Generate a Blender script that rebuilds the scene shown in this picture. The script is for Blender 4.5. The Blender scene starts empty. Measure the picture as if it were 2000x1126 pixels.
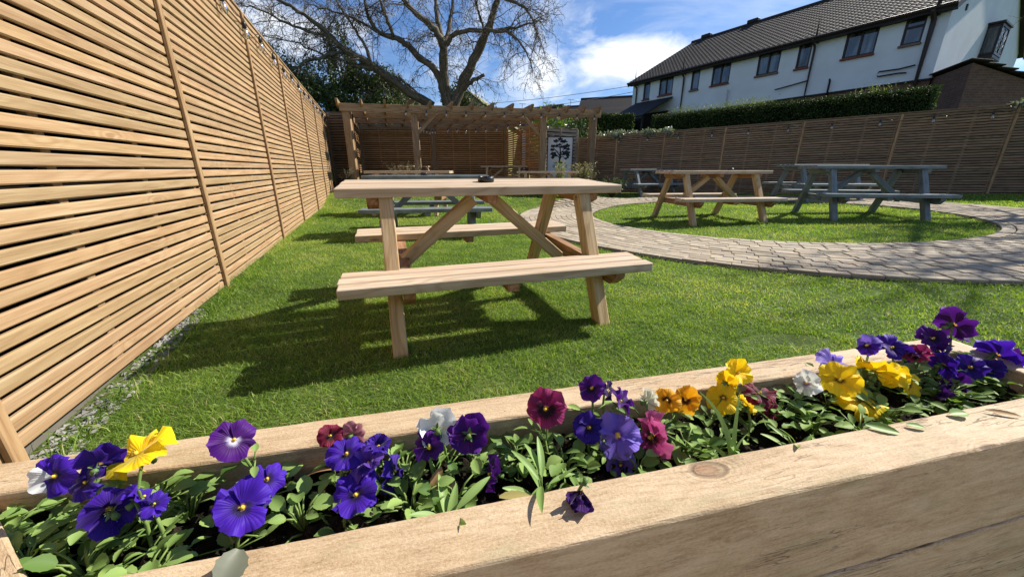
import bpy, math, random
import numpy as np
from mathutils import Vector, Matrix

random.seed(7)
RNG = np.random.default_rng(7)
R = math.radians
scene = bpy.context.scene
COL = scene.collection

# ------------------------------------------------------------------ camera
CAM_H, PITCH, FPX = 0.8216, 0.3124, 717.4          # metres, radians, focal length for a 2000 px wide frame
cam_data = bpy.data.cameras.new('camera')
cam = bpy.data.objects.new('camera', cam_data)
COL.objects.link(cam)
cam.location = (0, 0, CAM_H)
cam.rotation_euler = (math.pi / 2 - PITCH, 0, 0)
cam_data.sensor_width = 36.0
cam_data.lens = FPX / 2000 * 36
cam_data.clip_start = 0.02
cam_data.clip_end = 3000
scene.camera = cam

# ------------------------------------------------------------------ sun, sky, exposure
SUN_AZ, SUN_EL = R(26.5), R(40)                      # azimuth from +X towards +Y
SUN = Vector((math.cos(SUN_EL) * math.cos(SUN_AZ), math.cos(SUN_EL) * math.sin(SUN_AZ), math.sin(SUN_EL)))
ld = bpy.data.lights.new('sun', 'SUN')
ld.energy, ld.angle, ld.color = 5.0, R(0.53), (1.0, 0.94, 0.83)
sun = bpy.data.objects.new('sun', ld)
COL.objects.link(sun)
sun.rotation_euler = SUN.to_track_quat('Z', 'Y').to_euler()
sun.location = (20, 12, 30)
scene.view_settings.view_transform = 'Standard'
scene.view_settings.look = 'None'
scene.view_settings.gamma = 1.0
scene.view_settings.exposure = 0.75
SKY_STRENGTH = 0.058

C0 = (math.cos(PITCH), math.sin(PITCH))
def ray(u, v):
    a = (u - 1000) / FPX; b = -(v - 563) / FPX
    return np.array([a, C0[0] + b * C0[1], -C0[1] + b * C0[0]])
def at_y(u, v, y):
    d = ray(u, v); q = d * (y / d[1]); q[2] += CAM_H; return q
def at_z(u, v, z):
    d = ray(u, v); q = d * ((z - CAM_H) / d[2]); q[2] += CAM_H; return q
def at_plane(u, v, p0, dxy):
    n = np.array([-dxy[1], dxy[0]]); d = ray(u, v)
    q = d * ((n @ np.array(p0[:2])) / (n @ d[:2])); q[2] += CAM_H; return q
def depth_of(p):
    return p[1] * C0[0] - (p[2] - CAM_H) * C0[1]

# ------------------------------------------------------------------ node helpers
class NT:
    def __init__(s, tree):
        s.t = tree; s.t.nodes.clear()
    def n(s, typ, **kw):
        nd = s.t.nodes.new(typ)
        for k, v in kw.items():
            if k.startswith('i_'):
                key = k[2:]
                key = int(key) if key.isdigit() else key.replace('_', ' ')
                s.set(nd, key, v)
            else:
                setattr(nd, k, v)
        return nd
    def set(s, nd, key, v):
        if isinstance(v, bpy.types.NodeSocket): s.t.links.new(v, nd.inputs[key])
        elif isinstance(v, bpy.types.Node): s.t.links.new(v.outputs[0], nd.inputs[key])
        else: nd.inputs[key].default_value = v
    def math(s, op, a, b=None, clamp=False):
        nd = s.n('ShaderNodeMath', operation=op, use_clamp=clamp)
        s.set(nd, 0, a)
        if b is not None: s.set(nd, 1, b)
        return nd.outputs[0]
    def vm(s, op, a, b=None):
        nd = s.n('ShaderNodeVectorMath', operation=op)
        s.set(nd, 0, a)
        if b is not None: s.set(nd, 1, b)
        return nd.outputs['Value'] if op in ('DOT_PRODUCT', 'LENGTH') else nd.outputs[0]
    def ramp(s, fac, stops, interp='LINEAR'):
        nd = s.n('ShaderNodeValToRGB')
        cr = nd.color_ramp; cr.interpolation = interp
        while len(cr.elements) < len(stops): cr.elements.new(0.5)
        for e, (p, c) in zip(cr.elements, stops):
            e.position = p; e.color = (*c, 1) if len(c) == 3 else c
        s.set(nd, 0, fac)
        return nd.outputs[0]
    def mix(s, fac, a, b, blend='MIX'):
        nd = s.n('ShaderNodeMix', data_type='RGBA', blend_type=blend)
        s.set(nd, 0, fac); s.set(nd, 6, a if not isinstance(a, tuple) else (*a, 1)[:4])
        s.set(nd, 7, b if not isinstance(b, tuple) else (*b, 1)[:4])
        return nd.outputs[2]
    def noise(s, vec, scale, detail=3, rough=0.55, dist=0.0):
        nd = s.n('ShaderNodeTexNoise', i_Scale=scale, i_Detail=detail, i_Roughness=rough, i_Distortion=dist)
        s.set(nd, 'Vector', vec)
        return nd.outputs[0]
    def attr(s, name, kind='Fac'):
        return s.n('ShaderNodeAttribute', attribute_name=name).outputs[kind]
    def mapr(s, v, a, b, c=0.0, d=1.0):
        nd = s.n('ShaderNodeMapRange', i_1=a, i_2=b, i_3=c, i_4=d); nd.clamp = True
        s.set(nd, 0, v); return nd.outputs[0]

def new_mat(name):
    m = bpy.data.materials.new(name); m.use_nodes = True
    t = NT(m.node_tree)
    out = t.n('ShaderNodeOutputMaterial')
    return m, t, out
def principled(t, out, col, rough=0.6, spec=0.4, bump=None, bstr=0.3, bdist=0.01, metal=0.0):
    p = t.n('ShaderNodeBsdfPrincipled')
    t.set(p, 'Base Color', col if not isinstance(col, tuple) else (*col, 1)[:4])
    t.set(p, 'Roughness', rough); t.set(p, 'Specular IOR Level', spec); t.set(p, 'Metallic', metal)
    if bump is not None:
        b = t.n('ShaderNodeBump', i_Strength=bstr, i_Distance=bdist)
        t.set(b, 'Height', bump); t.set(p, 'Normal', b)
    t.t.links.new(p.outputs[0], out.inputs[0])
    return p

def wood(name, dark, mid, light, rough=0.7, knots=0.5, tint=0.3, grey=0.0, fine=60, crack=0.0, gscale=1.0, knot_col=None, spec=0.25, stain=0.0, ringamp=.16, ringf=70, kscale=1.0):
    m, t, out = new_mat(name)
    g = t.attr('gco', 'Vector'); r = t.attr('rnd')
    w1 = t.noise(t.vm('MULTIPLY', g, (2.0, 34 * gscale, 34 * gscale)), 1.0, 4, 0.6, 0.6)
    w2 = t.noise(t.vm('MULTIPLY', g, (5.0, fine * 3.0, fine * 3.0)), 1.0, 3, 0.6)
    # knots pull the grain around them
    kv = t.n('ShaderNodeTexVoronoi', i_Scale=kscale)
    t.set(kv, 'Vector', t.vm('MULTIPLY', g, (2.6, 9.0 * gscale, 9.0 * gscale)))
    kd = kv.outputs['Distance']
    kn = t.n('ShaderNodeSeparateColor'); t.set(kn, 0, kv.outputs['Color'])
    pick = t.math('LESS_THAN', kn.outputs[0], knots)
    ring = t.math('SINE', t.math('MULTIPLY', t.math('ADD', kd, t.math('MULTIPLY', w1, 0.35)), 46.0))
    near = t.mapr(kd, 0.10, 0.42, 1.0, 0.0)
    core = t.mapr(kd, 0.05, 0.11, 1.0, 0.0)
    fac = t.math('ADD', t.math('MULTIPLY', w1, 0.75), t.math('MULTIPLY', w2, 0.25))
    fac = t.math('ADD', fac, t.math('MULTIPLY', t.math('MULTIPLY', t.math('MULTIPLY', ring, near), pick), 0.09))
    lowf = t.noise(t.vm('MULTIPLY', g, (.9, 7 * gscale, 7 * gscale)), 1.0, 1, .4)
    lowf = t.math('ADD', lowf, t.math('MULTIPLY', t.math('MULTIPLY', t.mapr(kd, 0, .5, 1, 0), pick), .12))
    cont = t.math('SINE', t.math('MULTIPLY', lowf, float(ringf)))
    cont = t.math('POWER', t.math('MULTIPLY', t.math('ADD', cont, 1.0), .5), 3.0)
    fac = t.math('SUBTRACT', fac, t.math('MULTIPLY', cont, ringamp))
    col = t.ramp(fac, [(0.30, dark), (0.5, mid), (0.68, light)])
    kc = knot_col or tuple(c * 0.45 for c in dark)
    col = t.mix(t.math('MULTIPLY', t.math('MULTIPLY', core, pick), 0.8), col, kc)
    v = t.mapr(r, 0, 1, 1 - tint, 1 + tint)
    vv = t.n('ShaderNodeCombineColor'); t.set(vv, 0, v)
    t.set(vv, 1, t.mapr(t.math('FRACT', t.math('MULTIPLY', r, 7.3)), 0, 1, 1 - tint, 1 + tint * 0.9)); t.set(vv, 2, t.mapr(t.math('FRACT', t.math('MULTIPLY', r, 13.7)), 0, 1, 1 - tint * 1.3, 1 + tint * 0.8))
    lum = t.mix(0.8, vv.outputs[0], v)
    col = t.mix(1.0, col, lum, 'MULTIPLY')
    if grey:
        gn = t.noise(t.vm('MULTIPLY', g, (3, 11, 11)), 1.0, 4)
        col = t.mix(t.math('MULTIPLY', t.mapr(gn, 0.4, 0.7), grey), col, (0.33, 0.31, 0.28))
    if stain:
        sn = t.noise(t.vm('MULTIPLY', g, (4, 9, 9)), 1.3, 5, 0.65)
        col = t.mix(t.math('MULTIPLY', t.mapr(sn, 0.5, 0.72), stain), col, (0.13, 0.125, 0.06))
    h = t.math('ADD', w2, t.math('MULTIPLY', w1, 0.6))
    if crack:
        cn = t.noise(t.vm('MULTIPLY', g, (3.0, 60, 60)), 1.0, 2, 0.5, 0.8)
        ck = t.mapr(cn, 0.66, 0.72)
        col = t.mix(t.math('MULTIPLY', ck, crack), col, tuple(c * 0.35 for c in dark))
        h = t.math('SUBTRACT', h, t.math('MULTIPLY', ck, 1.2))
    principled(t, out, col, rough, spec, h, 0.35, 0.004)
    return m

def plain(name, col, rough=0.5, spec=0.4, var=0.12, vs=8.0, metal=0.0, bump=0.1):
    m, t, out = new_mat(name)
    oc = t.n('ShaderNodeTexCoord').outputs['Object']
    nz = t.noise(oc, vs, 4)
    a = tuple(c * (1 - var) for c in col); b = tuple(min(1, c * (1 + var)) for c in col)
    principled(t, out, t.ramp(nz, [(0.3, a), (0.7, b)]), rough, spec, t.noise(oc, vs * 12, 3), bump, 0.003, metal)
    return m

def leafmat(name, dark, light, trans=0.3, rough=0.5, spec=0.35, extra=None):
    m, t, out = new_mat(name)
    r = t.attr('rnd')
    stops = [(0.0, dark), (1.0, light)] if extra is None else [(0.0, dark), (0.9, light), (0.97, extra)]
    col = t.ramp(r, stops)
    p = t.n('ShaderNodeBsdfPrincipled')
    t.set(p, 'Base Color', col); t.set(p, 'Roughness', rough); t.set(p, 'Specular IOR Level', spec)
    tr = t.n('ShaderNodeBsdfTranslucent'); t.set(tr, 0, t.mix(1.0, col, (1.0, 1.1, 0.5), 'MULTIPLY'))
    mx = t.n('ShaderNodeMixShader', i_0=trans)
    t.t.links.new(p.outputs[0], mx.inputs[1]); t.t.links.new(tr.outputs[0], mx.inputs[2])
    t.t.links.new(mx.outputs[0], out.inputs[0])
    return m

# ------------------------------------------------------------------ world: Nishita sky with procedural clouds
world = bpy.data.worlds.new('World'); scene.world = world; world.use_nodes = True
wt = NT(world.node_tree)
wo = wt.n('ShaderNodeOutputWorld'); bg = wt.n('ShaderNodeBackground')
sk = wt.n('ShaderNodeTexSky', sky_type='NISHITA')
sk.sun_disc = False; sk.sun_elevation = SUN_EL; sk.sun_rotation = math.pi / 2 - SUN_AZ
sk.air_density = 1.0; sk.dust_density = 0.6; sk.ozone_density = 2.5
dirv = wt.n('ShaderNodeTexCoord').outputs['Generated']
def blob(u, v, ra, rb, amp):
    d = ray(u, v); d = d / np.linalg.norm(d)
    rt = np.cross(d, [0, 0, 1]); rt /= np.linalg.norm(rt); up = np.cross(rt, d)
    dl = wt.vm('SUBTRACT', dirv, tuple(d))
    x = wt.vm('DOT_PRODUCT', dl, tuple(rt / ra)); y = wt.vm('DOT_PRODUCT', dl, tuple(up / rb))
    q = wt.math('ADD', wt.math('MULTIPLY', x, x), wt.math('MULTIPLY', y, y))
    return wt.math('MULTIPLY', wt.mapr(q, 0.0, 1.6, 1.0, 0.0), amp)
blobs = None
for b in [(1250, 118, .17, .05, .70), (1190, 150, .10, .05, .45), (1035, 150, .12, .11, .46), (1010, 190, .2, .09, .3),
          (1105, 45, .075, .085, .34), (860, 130, .35, .16, .36), (600, 120, .35, .22, .36), (1330, 95, .06, .035, .42), (2000, 60, .2, .2, .2)]:
    e = blob(*b); blobs = e if blobs is None else wt.math('MAXIMUM', blobs, e)
cn = wt.noise(wt.vm('MULTIPLY', dirv, (5.0, 5.0, 9.0)), 1.0, 8, 0.62, 0.5)
cm = wt.mapr(wt.math('ADD', blobs, wt.math('MULTIPLY', wt.math('SUBTRACT', cn, 0.5), 1.6)), 0.22, 0.62)
cw = wt.noise(wt.vm('MULTIPLY', dirv, (3.0, 3.0, 10.0)), 1.0, 5, 0.6, 1.2)
wisp = wt.math('MULTIPLY', wt.mapr(cw, 0.42, 0.75), 0.30)
cm = wt.math('MAXIMUM', wt.math('MULTIPLY', cm, 0.93), wisp)
cb = wt.mapr(wt.vm('DOT_PRODUCT', dirv, (-.25, -.93, .15)), .1, .8)  # unseen cloud patch added behind the camera as neutral fill light
cm = wt.math('MAXIMUM', cm, wt.math('MULTIPLY', cb, wt.mapr(cn, .4, .65, 0, .35)))
cloudc = wt.mix(wt.mapr(cn, 0.35, 0.62), (8.6, 9.6, 11.2), (12.2, 12.6, 13.0))
skyc = wt.mix(1.0, sk.outputs[0], (0.78, 1.05, 1.42), 'MULTIPLY')
wt.set(bg, 0, wt.mix(cm, skyc, cloudc)); wt.set(bg, 1, SKY_STRENGTH)
wt.t.links.new(bg.outputs[0], wo.inputs[0])

# ------------------------------------------------------------------ mesh helpers
def _chamfer_topology():
    ids = {}
    for ax in range(3):
        for sg in (-1, 1):
            for s1 in (-1, 1):
                for s2 in (-1, 1):
                    ids[(ax, sg, s1, s2)] = len(ids)
    def key(ax, signs):
        o = [i for i in range(3) if i != ax]
        return ids[(ax, signs[ax], signs[o[0]], signs[o[1]])]
    pos = np.zeros((24, 3)); cb = np.zeros((24, 3))
    for (ax, sg, s1, s2), i in ids.items():
        o = [k for k in range(3) if k != ax]
        pos[i, ax] = sg; pos[i, o[0]] = s1; pos[i, o[1]] = s2
        cb[i, o[0]] = -s1; cb[i, o[1]] = -s2
    F = []
    for ax in range(3):
        for sg in (-1, 1):
            F.append([ids[(ax, sg, a, b)] for a, b in ((-1, -1), (1, -1), (1, 1), (-1, 1))])
    for a in range(3):
        for b in range(a + 1, 3):
            c = 3 - a - b
            for sa in (-1, 1):
                for sb in (-1, 1):
                    q = []
                    for sc, ax in ((-1, a), (1, a), (1, b), (-1, b)):
                        sg = [0, 0, 0]; sg[a] = sa; sg[b] = sb; sg[c] = sc
                        q.append(key(ax, sg))
                    F.append(q)
    for sx in (-1, 1):
        for sy in (-1, 1):
            for sz in (-1, 1):
                F.append([key(ax, [sx, sy, sz]) for ax in range(3)])
    P = pos + 0.2 * cb
    out = []
    for f in F:
        p = P[f]; n = np.cross(p[1] - p[0], p[2] - p[0])
        out.append(f if n @ p.mean(0) > 0 else f[::-1])
    return pos, cb, out
CH_POS, CH_CB, CH_F = _chamfer_topology()

class MB:
    def __init__(s):
        s.V, s.F, s.G, s.Rn, s.M, s.S, s.n = [], [], [], [], [], [], 0
    def add(s, verts, faces, gco=None, rnd=None, mi=0, smooth=False):
        verts = np.asarray(verts, float)
        s.V.append(verts)
        s.G.append(np.asarray(gco, float) if gco is not None else verts + RNG.uniform(0, 40))
        r = random.random() if rnd is None else rnd
        s.Rn.append(np.full(len(verts), r) if np.isscalar(r) else np.asarray(r, float))
        o = s.n
        for f in faces: s.F.append([i + o for i in f])
        s.M += [mi] * len(faces); s.S += [smooth] * len(faces)
        s.n += len(verts)
        return s
    def box(s, c, size, rot=None, bev=0.003, mi=0, grain=0, rnd=None):
        h = np.array(size, float) / 2
        b = min(bev, h.min() * 0.8)
        loc = CH_POS * h + CH_CB * b
        order = [grain] + [i for i in range(3) if i != grain]
        g = loc[:, order] + RNG.uniform(0, 60, 3)
        v = loc if rot is None else loc @ np.array(rot).T
        return s.add(v + np.array(c, float), CH_F, g, rnd, mi)
    def beam(s, p0, p1, w, h, up=(0, 0, 1), bev=0.004, mi=0, rnd=None, ext=0.0):
        p0 = np.array(p0, float); p1 = np.array(p1, float)
        x = p1 - p0; L = np.linalg.norm(x); x /= L
        u = np.array(up, float); y = np.cross(u, x); y /= np.linalg.norm(y); z = np.cross(x, y)
        return s.box((p0 + p1) / 2, (L + 2 * ext, w, h), np.c_[x, y, z], bev, mi, 0, rnd)
    def tube(s, pts, rad, n=8, mi=0, smooth=True, rnd=None, cap=True):
        pts = np.asarray(pts, float); m = len(pts)
        rad = np.full(m, rad) if np.isscalar(rad) else np.asarray(rad, float)
        tg = np.gradient(pts, axis=0); tg /= np.linalg.norm(tg, axis=1)[:, None] + 1e-12
        ref = np.array([0, 0, 1.0]) if abs(tg[0, 2]) < 0.9 else np.array([1.0, 0, 0])
        a = np.cross(tg, ref); a /= np.linalg.norm(a, axis=1)[:, None] + 1e-9
        b = np.cross(tg, a)
        th = np.arange(n) * 2 * math.pi / n
        V = pts[:, None] + rad[:, None, None] * (np.cos(th)[None, :, None] * a[:, None] + np.sin(th)[None, :, None] * b[:, None])
        L = np.r_[0, np.cumsum(np.linalg.norm(np.diff(pts, axis=0), axis=1))]
        G = np.stack([np.repeat(L[:, None], n, 1), rad[:, None] * np.cos(th), rad[:, None] * np.sin(th)], 2).reshape(-1, 3) + RNG.uniform(0, 50, 3)
        F = []
        for i in range(m - 1):
            for j in range(n):
                k = (j + 1) % n
                F.append([i * n + j, (i + 1) * n + j, (i + 1) * n + k, i * n + k])
        if cap:
            F.append(list(range(n))); F.append(list(range((m - 1) * n, m * n))[::-1])
        return s.add(V.reshape(-1, 3), F, G, rnd, mi, smooth)
    def lathe(s, prof, c=(0, 0, 0), n=16, mi=0, rnd=0.5, rot=None):
        th = np.arange(n) * 2 * math.pi / n
        V = np.array([[r * math.cos(t), r * math.sin(t), z] for r, z in prof for t in th])
        if rot is not None: V = V @ np.array(rot).T
        F = []
        for i in range(len(prof) - 1):
            for j in range(n):
                k = (j + 1) % n
                F.append([i * n + j, i * n + k, (i + 1) * n + k, (i + 1) * n + j])
        F.append(list(range(n))[::-1]); F.append([(len(prof) - 1) * n + j for j in range(n)])
        return s.add(V + np.array(c, float), F, None, rnd, mi, True)
    def prism(s, poly, z0, z1, mi=0, rnd=None):
        """polygon (x, z) extruded from y = z0 to y = z1"""
        n = len(poly)
        V = [[p[0], z0, p[1]] for p in poly] + [[p[0], z1, p[1]] for p in poly]
        F = [list(range(n)), list(range(n, 2 * n))[::-1]]
        for i in range(n):
            j = (i + 1) % n
            F.append([i, i + n, j + n, j])
        return s.add(V, F, None, rnd, mi)
    def build(s, name, mats, parent=None, label=None):
        V = np.concatenate(s.V)
        me = bpy.data.meshes.new(name)
        me.from_pydata(V.tolist(), [], s.F)
        a = me.attributes.new('gco', 'FLOAT_VECTOR', 'POINT'); a.data.foreach_set('vector', np.concatenate(s.G).ravel())
        a = me.attributes.new('rnd', 'FLOAT', 'POINT'); a.data.foreach_set('value', np.concatenate(s.Rn))
        for m in (mats if isinstance(mats, (list, tuple)) else [mats]): me.materials.append(m)
        me.polygons.foreach_set('material_index', s.M)
        me.polygons.foreach_set('use_smooth', s.S)
        me.update()
        return link(name, me, parent, label)

def link(name, me, parent=None, label=None):
    o = bpy.data.objects.new(name, me); COL.objects.link(o)
    if parent is not None: o.parent = parent
    if label: o['label'] = label
    return o
def mesh_np(name, V, F, mat, rnd=None, smooth=False, parent=None, gco=None):
    """fast mesh from arrays; F is (n, 3) or (n, 4)"""
    me = bpy.data.meshes.new(name)
    V = np.asarray(V, np.float32); F = np.asarray(F, np.int32); k = F.shape[1]
    me.vertices.add(len(V)); me.vertices.foreach_set('co', V.ravel())
    me.loops.add(F.size); me.loops.foreach_set('vertex_index', F.ravel())
    me.polygons.add(len(F)); me.polygons.foreach_set('loop_start', np.arange(0, F.size, k, dtype=np.int32))
    me.polygons.foreach_set('use_smooth', np.full(len(F), smooth))
    if rnd is not None:
        a = me.attributes.new('rnd', 'FLOAT', 'POINT'); a.data.foreach_set('value', np.asarray(rnd, np.float32))
    if gco is not None:
        a = me.attributes.new('gco', 'FLOAT_VECTOR', 'POINT'); a.data.foreach_set('vector', np.asarray(gco, np.float32).ravel())
    me.materials.append(mat); me.update(calc_edges=True); me.validate()
    return link(name, me, parent)
def tag(o, label=None, cat=None, group=None, kind=None):
    if label: o['label'] = label
    if cat: o['category'] = cat
    if group: o['group'] = group
    if kind: o['kind'] = kind
    return o
def thing(name, label, cat, loc=(0, 0, 0), rotz=0.0, group=None):
    o = bpy.data.objects.new(name, None); COL.objects.link(o)
    o.empty_display_size = 0.1
    o.location = loc; o.rotation_euler = (0, 0, rotz)
    return tag(o, label, cat, group)
def dup(o, parent=None):
    c = o.copy(); COL.objects.link(c)
    if parent is not None: c.parent = parent
    for ch in list(o.children): dup(ch, c)
    return c

def leaf_cloud(P, size, up=0.3, aspect=0.5, seed=0, fold=0.25, nrm=None):
    """diamond leaves at points P -> V, F(quads), rnd"""
    rg = np.random.default_rng(seed); n = len(P)
    size = np.broadcast_to(np.asarray(size, float), (n,)) * rg.uniform(0.65, 1.3, n)
    d = rg.normal(size=(n, 3)); d[:, 2] += up
    d /= np.linalg.norm(d, axis=1)[:, None]
    q = rg.normal(size=(n, 3))
    if nrm is not None: q = q * 0.55 + nrm
    s = np.cross(d, q); s /= np.linalg.norm(s, axis=1)[:, None] + 1e-9
    m = np.cross(s, d)
    L = size[:, None]; w = L * aspect * 0.5
    V = np.stack([P, P + d * L * 0.45 + s * w + m * w * fold * 2, P + d * L, P + d * L * 0.45 - s * w + m * w * fold * 2], 1)
    F = np.arange(n * 4).reshape(n, 4)
    r = np.repeat(np.clip(rg.normal(0.5, 0.24, n), 0, 1), 4)
    return V.reshape(-1, 3), F, r
def clumps(n, centers, spread, seed=0):
    rg = np.random.default_rng(seed)
    c = np.asarray(centers)[rg.integers(0, len(centers), n)]
    d = rg.normal(size=(n, 3)); d /= np.linalg.norm(d, axis=1)[:, None]
    return c + d * (rg.uniform(0, 1, n) ** 0.45)[:, None] * np.asarray(spread)

# ------------------------------------------------------------------ materials
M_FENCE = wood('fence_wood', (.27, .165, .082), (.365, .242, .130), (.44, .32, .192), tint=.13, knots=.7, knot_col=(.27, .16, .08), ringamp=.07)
M_FENCE_FAR = wood('shaded_fence_wood', (.19, .118, .068), (.275, .178, .106), (.35, .24, .152), tint=.2, knots=.3)  # darker copy of the fence wood, shade put into its colour
M_GREYFENCE = wood('weathered_slat_wood', (.22, .18, .14), (.32, .27, .22), (.42, .37, .31), tint=.18, knots=.3)
M_BATTEN = wood('batten_wood', (.28, .165, .08), (.38, .235, .12), (.45, .31, .175), tint=.15, knots=.3)
M_TABLE = wood('table_wood', (.38, .25, .12), (.52, .37, .20), (.62, .47, .29), tint=.13, knots=.35, rough=.6, knot_col=(.16, .08, .035))
M_TABLE_BARE = wood('table_plank_wood', (.42, .31, .20), (.53, .41, .29), (.62, .51, .39), tint=.12, knots=.55, rough=.62, knot_col=(.22, .12, .06))
M_ENDGRAIN = wood('bearer_wood', (.25, .12, .06), (.36, .19, .10), (.46, .28, .16), tint=.18, knots=.4)
def sleeper_mat(name):
    """rough sawn softwood: mottled, fine saw fuzz, thin drying checks, ringed knots"""
    m, t, out = new_mat(name)
    g = t.attr('gco', 'Vector'); r = t.attr('rnd')
    big = t.noise(t.vm('MULTIPLY', g, (7, 24, 24)), 1.0, 6, .7, .3)
    streak = t.noise(t.vm('MULTIPLY', g, (30, 330, 330)), 1.0, 5, .75)
    speck = t.noise(t.vm('MULTIPLY', g, (240, 420, 420)), 1.0, 3, .7)
    kv = t.n('ShaderNodeTexVoronoi', i_Scale=1.0, i_Randomness=.9)
    warp = t.vm('MULTIPLY', t.n('ShaderNodeTexNoise', i_Scale=9.0, i_Detail=2).outputs['Color'], (0, .6, .6))
    wn = t.n('ShaderNodeTexNoise', i_Scale=14.0, i_Detail=2); t.set(wn, 'Vector', g)
    t.set(kv, 'Vector', t.vm('ADD', t.vm('MULTIPLY', g, (5.2, 10.5, 10.5)), t.vm('MULTIPLY', wn.outputs['Color'], (.10, .16, .16))))
    kd = kv.outputs['Distance']; kc = t.n('ShaderNodeSeparateColor'); t.set(kc, 0, kv.outputs['Color'])
    pick = t.math('LESS_THAN', kc.outputs[0], .44)
    rings = t.math('POWER', t.math('MULTIPLY', t.math('ADD', t.math('SINE', t.math('MULTIPLY', kd, 150.0)), 1.0), .5), 2.0)
    zone = t.math('MULTIPLY', t.mapr(kd, .10, .34, 1, 0), pick)
    core = t.math('MULTIPLY', t.mapr(kd, .085, .11, 1, 0), pick)
    rim = t.math('MULTIPLY', t.math('MULTIPLY', t.mapr(kd, .09, .11, 0, 1), t.mapr(kd, .12, .15, 1, 0)), pick)
    # growth bands bending round the knots
    low = t.math('ADD', t.noise(t.vm('MULTIPLY', g, (1.2, 12, 12)), 1.0, 2, .5), t.math('MULTIPLY', t.mapr(kd, 0, .6, .16, 0), pick))
    band = t.math('POWER', t.math('MULTIPLY', t.math('ADD', t.math('SINE', t.math('MULTIPLY', low, 95.0)), 1.0), .5), 2.5)
    fac = t.math('ADD', t.math('MULTIPLY', big, .42), t.math('ADD', t.math('MULTIPLY', streak, .30), t.math('MULTIPLY', speck, .28)))
    fac = t.math('SUBTRACT', fac, t.math('MULTIPLY', band, .045))
    fac = t.math('SUBTRACT', fac, t.math('MULTIPLY', t.math('MULTIPLY', rings, zone), .10))
    col = t.ramp(fac, [(.34, (.27, .17, .085)), (.46, (.43, .305, .18)), (.56, (.53, .40, .255)), (.68, (.61, .49, .34))])
    cr = t.noise(t.vm('MULTIPLY', g, (5.5, 80, 80)), 1.0, 3, .55, .6)
    where = t.mapr(t.noise(t.vm('MULTIPLY', g, (2.2, 10, 10)), 1.3, 2), .52, .60)
    crk = t.math('MULTIPLY', t.mapr(t.math('ABSOLUTE', t.math('SUBTRACT', cr, .5)), .004, .013, 1, 0), where)
    col = t.mix(t.math('MULTIPLY', crk, .75), col, (.10, .06, .035))
    col = t.mix(t.math('MULTIPLY', core, .75), col, t.ramp(rings, [(0, (.20, .10, .05)), (1, (.34, .19, .10))]))
    col = t.mix(t.math('MULTIPLY', rim, .7), col, (.14, .085, .05))
    gn = t.mapr(t.noise(t.vm('MULTIPLY', g, (5, 12, 12)), 1.6, 4, .6), .54, .68)
    col = t.mix(t.math('MULTIPLY', gn, .30), col, (.24, .24, .12))
    h = t.math('SUBTRACT', t.math('ADD', t.math('MULTIPLY', streak, .6), t.math('MULTIPLY', speck, .7)), t.math('MULTIPLY', t.math('MAXIMUM', crk, rim), 1.1))
    principled(t, out, col, .68, .35, h, .55, .0025)
    return m
M_SLEEPER = sleeper_mat('sleeper_wood')
M_SCREEN = wood('screen_slat_wood', (.28, .145, .055), (.40, .215, .085), (.48, .29, .13), tint=.2, knots=.3)
M_PERGOLA = wood('pergola_wood', (.21, .13, .07), (.30, .195, .112), (.38, .265, .16), tint=.16, knots=.5, knot_col=(.10, .05, .025))
def paint(name, col):
    m, t, out = new_mat(name)
    g = t.attr('gco', 'Vector')
    n1 = t.noise(t.vm('MULTIPLY', g, (2, 30, 30)), 1.0, 4)
    n2 = t.noise(g, 9.0, 4)
    c = t.ramp(t.math('ADD', t.math('MULTIPLY', n1, .5), t.math('MULTIPLY', n2, .5)), [(.36, tuple(x * .62 for x in col)), (.5, col), (.64, tuple(x * 1.3 for x in col))])
    c = t.mix(t.math('MULTIPLY', t.mapr(t.noise(t.vm('MULTIPLY', g, (5, 40, 40)), 1.3, 3), .64, .70), .6), c, (.24, .19, .13))
    principled(t, out, c, .5, .4, n1, .25, .003)
    return m
M_GREYPAINT = paint('grey_blue_paint', (.165, .192, .192))
M_BLACK = plain('black_plastic', (.012, .012, .013), .35, .5)
M_BOLT = plain('bolt_steel', (.25, .24, .23), .4, .5, metal=.9)
M_GAPSHADE = plain('gap_shade', (.012, .010, .009), .9, .1)  # near-black, stands in for the shade seen through slat gaps
M_CONCRETE = plain('gravel_board_concrete', (.13, .12, .10), .85, .2)
M_SOIL = plain('soil', (.022, .016, .011), .95, .15, var=.6, vs=60, bump=.8)
M_LEAF = leafmat('pansy_leaf', (.085, .165, .035), (.30, .43, .12), .28, .58, .22)
M_LEAF_PALE = leafmat('pale_leaf', (.20, .33, .09), (.32, .46, .14), .3, .5)
M_STEM = plain('stem_green', (.16, .24, .06), .5, .3)
M_EVERGREEN = leafmat('evergreen_leaf', (.018, .038, .011), (.115, .165, .045), .15, .5, .3)
M_HEDGE = leafmat('hedge_leaf', (.013, .030, .008), (.075, .115, .022), .15, .6, .25, (.22, .27, .06))
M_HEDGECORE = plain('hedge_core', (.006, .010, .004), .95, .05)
M_LAUREL = leafmat('laurel_leaf', (.07, .15, .02), (.30, .42, .06), .3, .3, .6)
M_VARIEG = leafmat('variegated_leaf', (.06, .10, .04), (.40, .42, .33), .2, .35, .6)
M_BARK = wood('bark', (.07, .056, .036), (.15, .125, .085), (.26, .23, .165), tint=.1, knots=.0, rough=.9, fine=20, gscale=.5)
M_BARKPALE = wood('pale_bark', (.16, .14, .10), (.28, .25, .19), (.4, .36, .28), tint=.1, knots=.0, rough=.9, fine=20, gscale=.5)
M_TWIG = plain('twig_bark', (.11, .09, .062), .8, .2)
M_WHITE = plain('white_render', (.70, .71, .72), .85, .2, var=.08, vs=.9)
M_BROWNTRIM = plain('brown_trim', (.030, .017, .015), .5, .4)
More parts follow.
